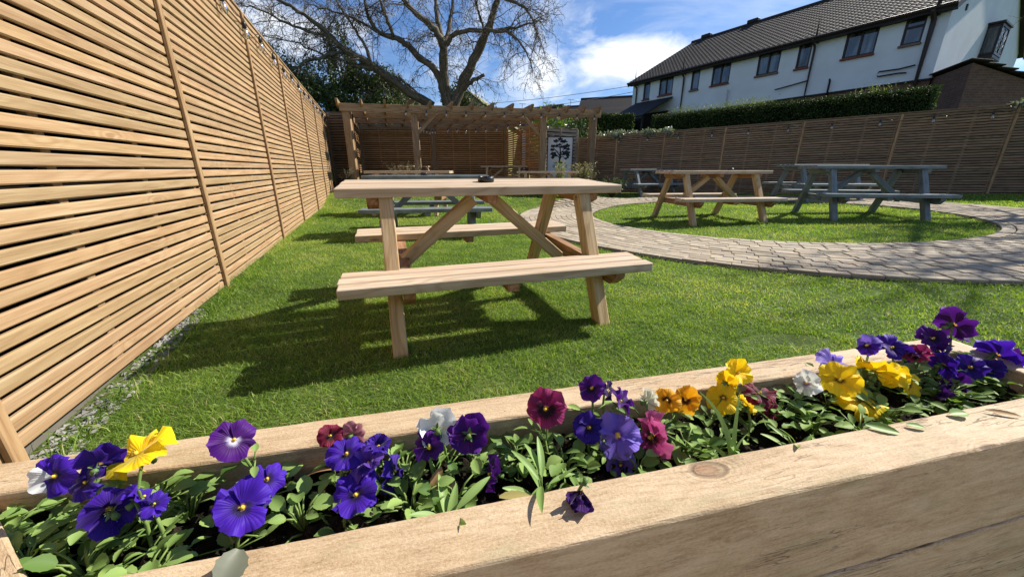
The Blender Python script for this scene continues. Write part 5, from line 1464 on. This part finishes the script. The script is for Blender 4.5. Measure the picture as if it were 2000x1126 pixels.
FL = [
 (108, 928, 92, .80, 'violet', 'caml', 'violet pansy with one white petal at the far left end of the bed', 1.2, 8, '1white'),
 (170, 940, 78, .62, 'indigo', 'upl', 'blue violet pansy with flat petals left of the tall dark upright one', .4, 9, None),
 (196, 905, 92, .72, 'indigo', 'sun', 'upright dark violet pansy with a raised back petal left of the yellow bloom', .3, 9, None),
 (215, 995, 100, .50, 'indigo', 'back', 'large dark violet pansy hanging low below the upright dark violet one', 3.0, 9, None),
 (276, 972, 78, .52, 'violet', 'right', 'sideways violet pansy just below the lone yellow bloom on the left', .8, 8, None),
 (272, 886, 124, .82, 'yellow', 'upl', 'single bright yellow pansy at the left end of the bed', .5, 8, None),
 (456, 858, 94, .80, 'whiteface', 'camr', 'deep purple pansy with white marked throat against the rear timber', -.6, 9, 'purple'),
 (520, 936, 84, .66, 'violet', 'upr', 'violet pansy half hidden behind the large open violet one', .2, 8, None),
 (472, 990, 122, .42, 'violet', 'cam', 'large open violet pansy facing the viewer in front of the white throated one', -.35, 10, None),
 (645, 850, 56, .88, 'crimson', 'cam', 'small dark crimson pansy at the rear timber', .2, 6, None),
 (692, 846, 62, .92, 'faded', 'sun', 'fading veined pink pansy beside the small dark crimson one', .2, 5, None),
 (676, 886, 84, .70, 'violet', 'up', 'flat violet pansy below the small dark crimson one', .5, 6, None),
 (722, 905, 82, .62, 'mauve', (-.2, -.1, .6), 'crumpled mauve pansy above the yellow eyed violet one', 2.6, 7, None),
 (768, 922, 80, .62, 'indigo', 'right', 'dark violet pansy hanging right of the crumpled mauve one', 2.2, 7, None),
 (696, 965, 108, .42, 'violet', 'cam', 'open violet pansy with a yellow eye facing the viewer', .25, 9, None),
 (853, 832, 92, .72, 'white', 'back', 'white pansy seen from behind with purple petals under it', .1, 9, None),
 (838, 872, 70, .60, 'purple', 'down', 'drooping purple pansy directly under the white one', .3, 8, None),
 (916, 845, 96, .66, 'purple', 'back', 'purple pansy turned away right beside the white one', .2, 9, None),
 (960, 925, 84, .45, 'purple', 'left', 'narrow purple pansy with a standing petal in the middle of the bed', .6, 8, None),
 (1066, 797, 92, .72, 'magenta', 'cam', 'large magenta pansy with dark blotches and a yellow eye', -.08, 10, None),
 (1156, 757, 62, .84, 'purple', 'caml', 'small purple pansy on a tall stalk at the rear timber', .1, 5, None),
 (1187, 762, 46, .80, 'dark', 'right', 'very small dark purple pansy touching the tall stalked purple one', .1, 4, None),
 (1210, 785, 66, .70, 'purple', (.5, .1, .5), 'folded purple pansy above the lilac blue one', .8, 7, None),
 (1150, 834, 70, .60, 'indigo', 'camr', 'dark indigo pansy left of the large lilac blue one', .4, 9, None),
 (1207, 850, 104, .50, 'lilac', (-.3, -.2, .5), 'large lilac blue pansy with long hanging petals', 2.7, 9, None),
 (1263, 782, 56, .78, 'cream', 'sun', 'half closed cream pansy left of the amber pair', .2, 7, None),
 (1274, 852, 106, .46, 'pink', (-.93, -.12, .1), 'bright pink pansy seen edge-on beside the lilac blue one', .1, 9, None),
 (1302, 782, 62, .72, 'amber', 'cam', 'amber pansy with a dark centre, left one of the touching pair', 2.9, 7, None),
 (1340, 780, 66, .74, 'amber', 'cam', 'amber pansy with a dark centre, right one of the touching pair', .2, 8, None),
 (1412, 777, 68, .70, 'gold', 'cam', 'golden pansy with dark whiskers below the cluster of yellow blooms', 3.0, 9, None),
 (1441, 727, 62, .84, 'yellow', 'upr', 'yellow pansy topmost of the cluster above the grass blade', .2, 6, None),
 (1420, 746, 52, .80, 'gold', 'sun', 'golden pansy tucked in the cluster between two others', .4, 6, None),
 (1482, 768, 66, .74, 'crimson', (.2, -.2, .9), 'crimson pansy right of the tall grass blade', .3, 8, None),
 (1508, 803, 40, .64, 'crimson', 'right', 'small crimson pansy below the larger crimson one', .3, 5, None),
 (1462, 790, 50, .62, 'gold', (.6, .3, .5), 'golden pansy leaning right behind the tall grass blade', .3, 6, None),
 (1576, 748, 58, .76, 'white', 'caml', 'white pansy with a purple mark among dark leaves', .2, 9, None),
 (1628, 711, 72, .88, 'lilac', 'upr', 'lilac pansy behind the yellow group on the right', .2, 7, None),
 (1640, 742, 82, .66, 'gold', 'upc', 'broad yellow pansy with a dark star, upper one of the big yellow pair', .1, 9, None),
 (1682, 782, 92, .52, 'yellow', (.35, -.3, .75), 'large plain yellow pansy lowest of the right hand yellow group', .4, 10, None),
 (1712, 722, 86, .74, 'yellow', 'upb', 'yellow pansy with a domed back behind the broad dark starred one', .2, 9, None),
 (1778, 752, 54, .60, 'yellow', 'right', 'yellow pansy turned aside next to the nearly black one', .3, 8, None),
 (1694, 674, 52, .92, 'violet', 'caml', 'small blue violet pansy at the rear timber left of its twin', .2, 5, 'lilac'),
 (1740, 677, 60, .92, 'indigo', 'upr', 'blue violet pansy at the rear timber right of its smaller twin', .3, 6, 'violet'),
 (1820, 660, 62, .92, 'purple', 'upr', 'purple pansy just below the tallest one at the right end', .3, 6, None),
 (1868, 634, 84, .88, 'purple', 'sun', 'tallest purple pansy on a long bare stalk at the right end', .3, 7, None),
 (1842, 690, 62, .80, 'purple', 'right', 'magenta purple pansy on the stalk beneath the tallest one', .3, 7, None),
 (1796, 696, 56, .76, 'magenta', 'caml', 'plum coloured pansy with folded petals above the nearly black one', .5, 7, None),
 (1846, 712, 60, .66, 'violet', 'sun', 'bright blue violet pansy seen from behind above the pale leaves', .2, 8, None),
 (1894, 716, 62, .68, 'indigo', 'upr', 'ring shaped blue pansy with a dark hollow centre', .2, 8, None),
 (1952, 692, 88, .74, 'violet', 'sun', 'wide blue violet pansy seen from behind at the right edge', .2, 8, None),
 (1992, 706, 62, .66, 'purple', 'sun', 'purple pansy cut by the right edge of the picture', .2, 7, None),
 (1824, 772, 72, .52, 'dark', 'left', 'nearly black purple pansy low in the bed right of the yellow group', .3, 8, None),
 (1772, 690, 56, .86, 'indigo', 'upb', 'indigo pansy behind the plum coloured one', .3, 6, None),
 (1932, 722, 56, .62, 'indigo', 'upl', 'small indigo pansy beneath the wide blue violet one at the right', .2, 6, None),
 (1868, 752, 54, .52, 'purple', 'down', 'small purple pansy hanging between the nearly black one and the ring shaped one', .2, 6, None),
 (1212, 905, 70, .40, 'lilac', 'down', 'lower lilac blue pansy drooping beneath the large lilac blue one', .2, 6, None),
 (738, 872, 62, .70, 'indigo', 'upr', 'small indigo pansy above the crumpled mauve one', .4, 5, None),
 (1745, 735, 60, .66, 'yellow', 'upc', 'yellow pansy between the domed one and the one turned aside', .4, 7, None),
 (300, 985, 60, .42, 'violet', 'upr', 'small violet pansy right of the large low hanging dark violet one', .4, 6, None),
 (1978, 768, 60, .50, 'indigo', 'down', 'drooping indigo pansy low at the right edge above the front timber', .3, 8, None),
]
for (px, py, sz, f, mt, fc, lb, rz, lv, m2) in FL:
    st = 'open'
    if any(w in lb for w in ('half closed', 'folded', 'crumpled')): st = 'half'
    if 'drooping' in lb or 'hanging' in lb: st = 'droop'
    pansy(px, py, sz, f, mt, fc, lb, rz, int(lv * 1.35), 'pansies in the timber planter', m2, st)
# wilted bloom lying over the front timber
pansy(1137, 958, 84, -.10, 'dark', (-.15, -.6, -.45), 'wilted dark violet pansy hanging over the front timber', .3, 4, 'pansies in the timber planter', None, 'wilt', ZP + .013)

# pansies without a bloom, pale sprigs, a grass blade and dead leaves
def leafy_plant(px, py, f, n0, label, mat, sz=.034, spread=.035, h=.05, width=.7, name='leafy_pansy', cat='plant', group=None):
    n = int(n0 * (1.4 if name == 'leafy_pansy' else 1))
    v = V_FI + (V_RI - V_FI) * f
    p = at_z(px, py, ZP - .02); u = p[:2] @ PD
    t = thing(name, label, cat, tuple(pl(u, v, ZP - .048)), 0, group)
    rg = random.Random(px + py); lf = MB(); sm = MB()
    for k in range(n):
        a = rg.uniform(0, 6.283); q = spread * rg.uniform(.15, 1); z = h * rg.uniform(.2, 1)
        b0 = np.array([q * math.cos(a), q * math.sin(a), z]); sm.tube([(0, 0, -.005), b0 * [.5, .5, .8], b0], [.0016, .0012, .0009], 5)
        Ll = sz * rg.uniform(.7, 1.2); leaf_geo(lf, b0, (math.cos(a), math.sin(a), rg.uniform(-.2, 1.1)), Ll, Ll * width * rg.uniform(.8, 1.1), rg.random(), rg.uniform(.2, .8), crenate=.05 if width > .4 else 0)
    lf.build('foliage', mat, t); sm.build('stem', M_STEM, t)
    return t
GP = 'leafy pansy plants without a bloom'
for i, (px, py, f, n, lb) in enumerate([(60, 960, .8, 22, 'leafy clump under the white petalled violet bloom'), (90, 1040, .45, 26, 'leafy clump in the lower left corner of the bed'),
        (190, 1060, .30, 26, 'leafy clump low in front of the hanging dark violet bloom'), (300, 1080, .16, 20, 'leafy clump against the front timber at the left'), (390, 930, .75, 18, 'leafy clump left of the white throated bloom'),
        (345, 920, .85, 20, 'leafy clump right of the lone yellow bloom'), (590, 985, .4, 10, 'sparse dark leaves between the two large open violet blooms'), (790, 860, .8, 14, 'leafy clump with one big pale leaf left of the white bloom'),
        (800, 960, .35, 16, 'leafy clump below the drooping purple bloom'), (1010, 870, .7, 20, 'leafy clump below the large magenta bloom'), (1100, 890, .45, 18, 'leafy clump above the wilted bloom'),
        (1330, 850, .4, 24, 'leafy clump below the amber pair'), (1395, 850, .35, 16, 'leafy clump left of the tall grass blade'), (1540, 790, .7, 24, 'dark leafy clump left of the white purple marked bloom'),
        (1600, 820, .4, 22, 'leafy clump below the broad starred yellow bloom'), (1760, 810, .35, 22, 'leafy clump left of the nearly black bloom'), (1880, 770, .45, 24, 'leafy clump with pale leaves at the right end'), (1940, 745, .7, 22, 'leafy clump below the wide blue violet bloom at the right'),
        (890, 940, .4, 14, 'leafy clump beneath the purple bloom turned away'), (1240, 880, .3, 14, 'leafy clump below the lilac blue bloom'), (20, 1060, .6, 22, 'leafy clump at the very left edge by the end timber'), (1690, 830, .2, 14, 'leafy clump under the large plain yellow bloom')]):
    leafy_plant(px, py, f, n, lb, M_LEAF, .0185, .038, .036, width=.78, group=GP)
leafy_plant(1050, 945, .10, 10, 'pale green sprig with long narrow leaves at the middle of the front timber', M_LEAF_PALE, .042, .014, .055, .22, 'seedling', 'seedling', 'pale narrow leaved seedlings')
leafy_plant(870, 985, .06, 8, 'pale green sprig casting a long shadow on the front timber', M_LEAF_PALE, .040, .014, .034, .24, 'seedling', 'seedling', 'pale narrow leaved seedlings')
leafy_plant(1555, 865, .10, 12, 'pale green sprig below the crimson blooms', M_LEAF_PALE, .034, .018, .036, .26, 'seedling', 'seedling', 'pale narrow leaved seedlings')
def grass_weed():
    p = at_z(1452, 910, ZP - .03); u = p[:2] @ PD; b = pl(u, V_FI + .02, ZP - .05)
    t = thing('grass_weed', 'tall arching green grass blade standing among the yellow blooms', 'weed', tuple(b))
    mb = MB()
    for dx, h, c in ((-.028, .135, .5), (.004, .115, .2), (.02, .05, .9), (-.02, .045, .6)):
        V, n = [], 12
        for i in range(n + 1):
            f = i / n; q = pl(dx * 2.0 * f ** 1.8 - (PD[0] * 0), .02 * f, 0) ; q[2] = h * (f - c * .25 * f ** 3); w = .0042 * (1 - f ** 2) + .0004
            V += [q - np.r_[PD * w, 0], q + np.r_[PD * w, 0] + [0, 0, .001]]
        mb.add(V, [[2 * i, 2 * i + 1, 2 * i + 3, 2 * i + 2] for i in range(n)], None, .6, 0, True)
    mb.build('blade', M_LEAF_PALE, t)
grass_weed()
def lone_leaf(px, py, label, L, d, mat, name='fallen_leaf', cat='leaf', z=None, w=.62, bend=1.0):
    z = ZP + .004 if z is None else z
    p = at_z(px, py, z); mb = MB(); leaf_geo(mb, (0, 0, 0), d, L, L * w, px, bend * .5); o = mb.build(name, mat); o.location = tuple(p); tag(o, label, cat)
lone_leaf(468, 1072, 'large greyish leaf with a browning edge hanging over the front timber', .030, (.1, -1, -.15), leafmat('ageing_leaf', (.13, .14, .10), (.20, .20, .14), .2), z=ZP + .010, w=.85, bend=.9)
lone_leaf(1690, 828, 'long pale green leaf lying on the front timber under the yellow blooms', .036, (.9, -.45, 0), M_LEAF_PALE, w=.4, bend=.2)
lone_leaf(1770, 828, 'oval pale leaf on the inner edge of the front timber', .022, (.9, -.3, 0), M_LEAF_PALE, w=.45, bend=.2)
lone_leaf(1855, 808, 'broad pale leaf lying beside the nearly black bloom', .026, (.95, .0, .1), M_LEAF_PALE, w=.6, bend=.3)
lone_leaf(1925, 800, 'dry tan leaf on the front timber at the right end', .038, (.9, -.35, 0), M_DEADLEAF, w=.22, bend=.1)
lone_leaf(600, 930, 'dry curled brown leaf on the soil between the violet blooms', .03, (.8, .3, .3), M_DEADLEAF, z=ZP - .035, w=.5)
lone_leaf(845, 960, 'crumpled tan leaf on the soil by the narrow purple bloom', .028, (.2, .3, .6), M_DEADLEAF, z=ZP - .03, w=.5)
lone_leaf(975, 970, 'yellowed leaf lying along the inner edge of the front timber', .034, (.95, .1, 0), leafmat('yellow_leaf', (.3, .26, .08), (.36, .3, .1), .2), z=ZP - .002, w=.35, bend=.2)

for i, (px, py, lb) in enumerate([(920, 632, 'pale curled leaf lying on the grass in the shadow of the nearest table'), (788, 647, 'small tan leaf on the grass beside the front left leg of the nearest table'),
        (968, 715, 'dry grey leaf on the grass just behind the rear timber, centre'), (830, 700, 'small tan leaf on the shaded grass behind the crimson bloom'), (1240, 575, 'small pale leaf on the sunlit grass right of the nearest bench')]):
    lone_leaf(px, py, lb, .034, (1, .3 - .2 * i, .25), M_DEADLEAF if i != 0 else M_LEAF_PALE, z=-.045, w=.5, bend=.8)
# ------------------------------------------------------------------ lawn
def lawn():
    rg = np.random.default_rng(99)
    def zone(n, xr, yr, keep):
        P = np.stack([rg.uniform(*xr, n), rg.uniform(*yr, n)], 1)
        # inside the fences, clear of planter and paving
        s = (P - LF_P) @ LF_N; ok = s > .03
        r = np.hypot(*(P - RING_C).T); ok &= (r < RING_I + .02 * np.sin(P[:, 0] * 40)) | (r > RING_O + .03 * np.sin(P[:, 1] * 31 + P[:, 0] * 17))
        ok &= (P @ PN > V_RO + .02) | (P @ PD > 1.06)
        q = (P - RF0) @ np.array([rd[1], -rd[0]]); ok &= q > .05
        ok &= P[:, 1] < 12.4
        fwd = P[:, 1] * C0[0] + CAM_H * C0[1]
        ok &= np.abs(P[:, 0]) < fwd * 1.55 + .3
        d = np.hypot(P[:, 0], P[:, 1]); ok &= keep(d)
        # bare patch of soil and thin turf along the fence
        bp = np.hypot((P[:, 0] - 1.42) / .24, (P[:, 1] - 1.74) / .07); ok &= (bp > 1) | (rg.random(n) < .15)
        ok &= (s > .09 + .05 * np.sin(P[:, 1] * 9)) | (rg.random(n) < np.where(P[:, 1] < 2.0, .8, .97))
        return P[ok]
    def blades(P, h, w, seg, lean):
        n = len(P); z = gz(P[:, 0], P[:, 1])
        clump = .5 + .5 * np.sin(P[:, 0] * 13 + 3 * np.sin(P[:, 1] * 7)) * np.sin(P[:, 1] * 11 + 2 * np.sin(P[:, 0] * 5))
        H = h * rg.uniform(.55, 1.25, n) * (.75 + .5 * clump)
        a = rg.uniform(0, 2 * np.pi, n); dx, dy = np.cos(a), np.sin(a)
        ln = H * lean * rg.uniform(.2, 1.6, n); W = w * rg.uniform(.7, 1.3, n)
        b = rg.uniform(0, 2 * np.pi, n); sx, sy = np.cos(b), np.sin(b)
        rows = []
        for k in range(seg):
            f = k / seg; ww = W * (1 - f * .55) * .5
            c = np.stack([P[:, 0] + dx * ln * f * f, P[:, 1] + dy * ln * f * f, z - .004 + H * (f - .25 * f * f * lean)], 1)
            rows += [c - np.stack([sx * ww, sy * ww, 0 * ww], 1), c + np.stack([sx * ww, sy * ww, 0 * ww], 1)]
        rows.append(np.stack([P[:, 0] + dx * ln, P[:, 1] + dy * ln, z - .004 + H * (1 - .25 * lean)], 1))
        V = np.stack(rows, 1); m = V.shape[1]; base = np.arange(n)[:, None] * m
        F = []
        for k in range(seg - 1):
            q = 2 * k
            F.append(base + np.array([[q, q + 1, q + 3]])); F.append(base + np.array([[q, q + 3, q + 2]]))
        q = 2 * (seg - 1); F.append(base + np.array([[q, q + 1, q + 2]]))
        lo = .5 + .5 * np.sin(P[:, 0] * 2.1 + 1.3 * np.sin(P[:, 1] * 1.7)) * np.sin(P[:, 1] * 2.6 + P[:, 0])
        hi = .5 + .5 * np.sin(P[:, 0] * 6.3 + 2.1 * np.sin(P[:, 1] * 4.7 + 1)) * np.sin(P[:, 1] * 7.1 + 1.7 * np.sin(P[:, 0] * 3.9))
        lo = np.clip(.6 * lo + .6 * hi - .1, 0, 1)
        straw = rg.random(n) < .04 + .30 * lo ** 3
        r = np.clip(rg.normal(.44 + .40 * (lo - .5) + .2 * (clump - .5), .20, n), 0, .88); r[straw] = rg.uniform(.86, 1, straw.sum())
        return V.reshape(-1, 3), np.concatenate(F), np.repeat(r, m)
    parts = []
    parts.append(blades(zone(300000, (-2.6, 3.2), (.3, 2.7), lambda d: d < 2.5), .029, .0028, 3, .9))
    parts.append(blades(zone(420000, (-4, 6.5), (.2, 5.1), lambda d: (d >= 2.4) & (d < 5)), .030, .0044, 2, .9))
    parts.append(blades(zone(420000, (-5, 10), (1.5, 9.2), lambda d: (d >= 4.8) & (d < 9)), .036, .0080, 1, .8))
    parts.append(blades(zone(260000, (-6, 14), (4, 12.5), lambda d: d >= 8.7), .040, .014, 1, .8))
    # longer tufts at the foot of the fence
    k = 9000; s = rg.uniform(.8, 12, k); off = np.abs(rg.normal(0, .06, k)) + .025
    P = LF_P + LF_D * s[:, None] + LF_N * off[:, None]
    P = P[(P @ PN > V_RO + .03) & ((s > 2.2) | (rg.random(k) < .3))]; parts.append(blades(P, .075, .0042, 3, .9))
    V, F, r, o = [], [], [], 0
    for v, f, q in parts: V.append(v); F.append(f + o); r.append(q); o += len(v)
    tag(mesh_np('grass', np.concatenate(V), np.concatenate(F), M_GRASS, np.concatenate(r)), kind='stuff')
    # clover-like low leaves mixed in near the bed, and stones under the fence
    k = 1000; s = rg.uniform(-.3, 2.3, k); off = rg.uniform(-.06, .13, k) * (1 - .25 * s.clip(0))
    P = LF_P + LF_D * s[:, None] + LF_N * off[:, None]; V, F, o = [], [], 0
    base = np.array([[1, 0, 0], [0, 1, 0], [-1, 0, 0], [0, -1, 0], [0, 0, 1], [0, 0, -1]], float)
    tri = np.array([[0, 1, 4], [1, 2, 4], [2, 3, 4], [3, 0, 4], [1, 0, 5], [2, 1, 5], [3, 2, 5], [0, 3, 5]])
    for p in P:
        sc = rg.uniform(.005, .017) * np.array([1, rg.uniform(.6, 1), rg.uniform(.4, .7)]); a = rg.uniform(0, 6.28)
        v = base * sc * rg.uniform(.8, 1.2, (6, 1)); c, s_ = math.cos(a), math.sin(a)
        v = np.stack([v[:, 0] * c - v[:, 1] * s_, v[:, 0] * s_ + v[:, 1] * c, v[:, 2]], 1) + [p[0], p[1], float(gz(*p)) + sc[2] * .4]
        V.append(v); F.append(tri + o); o += 6
    tag(mesh_np('gravel', np.concatenate(V), np.concatenate(F), M_STONE, np.full(o, .5)), kind='stuff')
lawn()
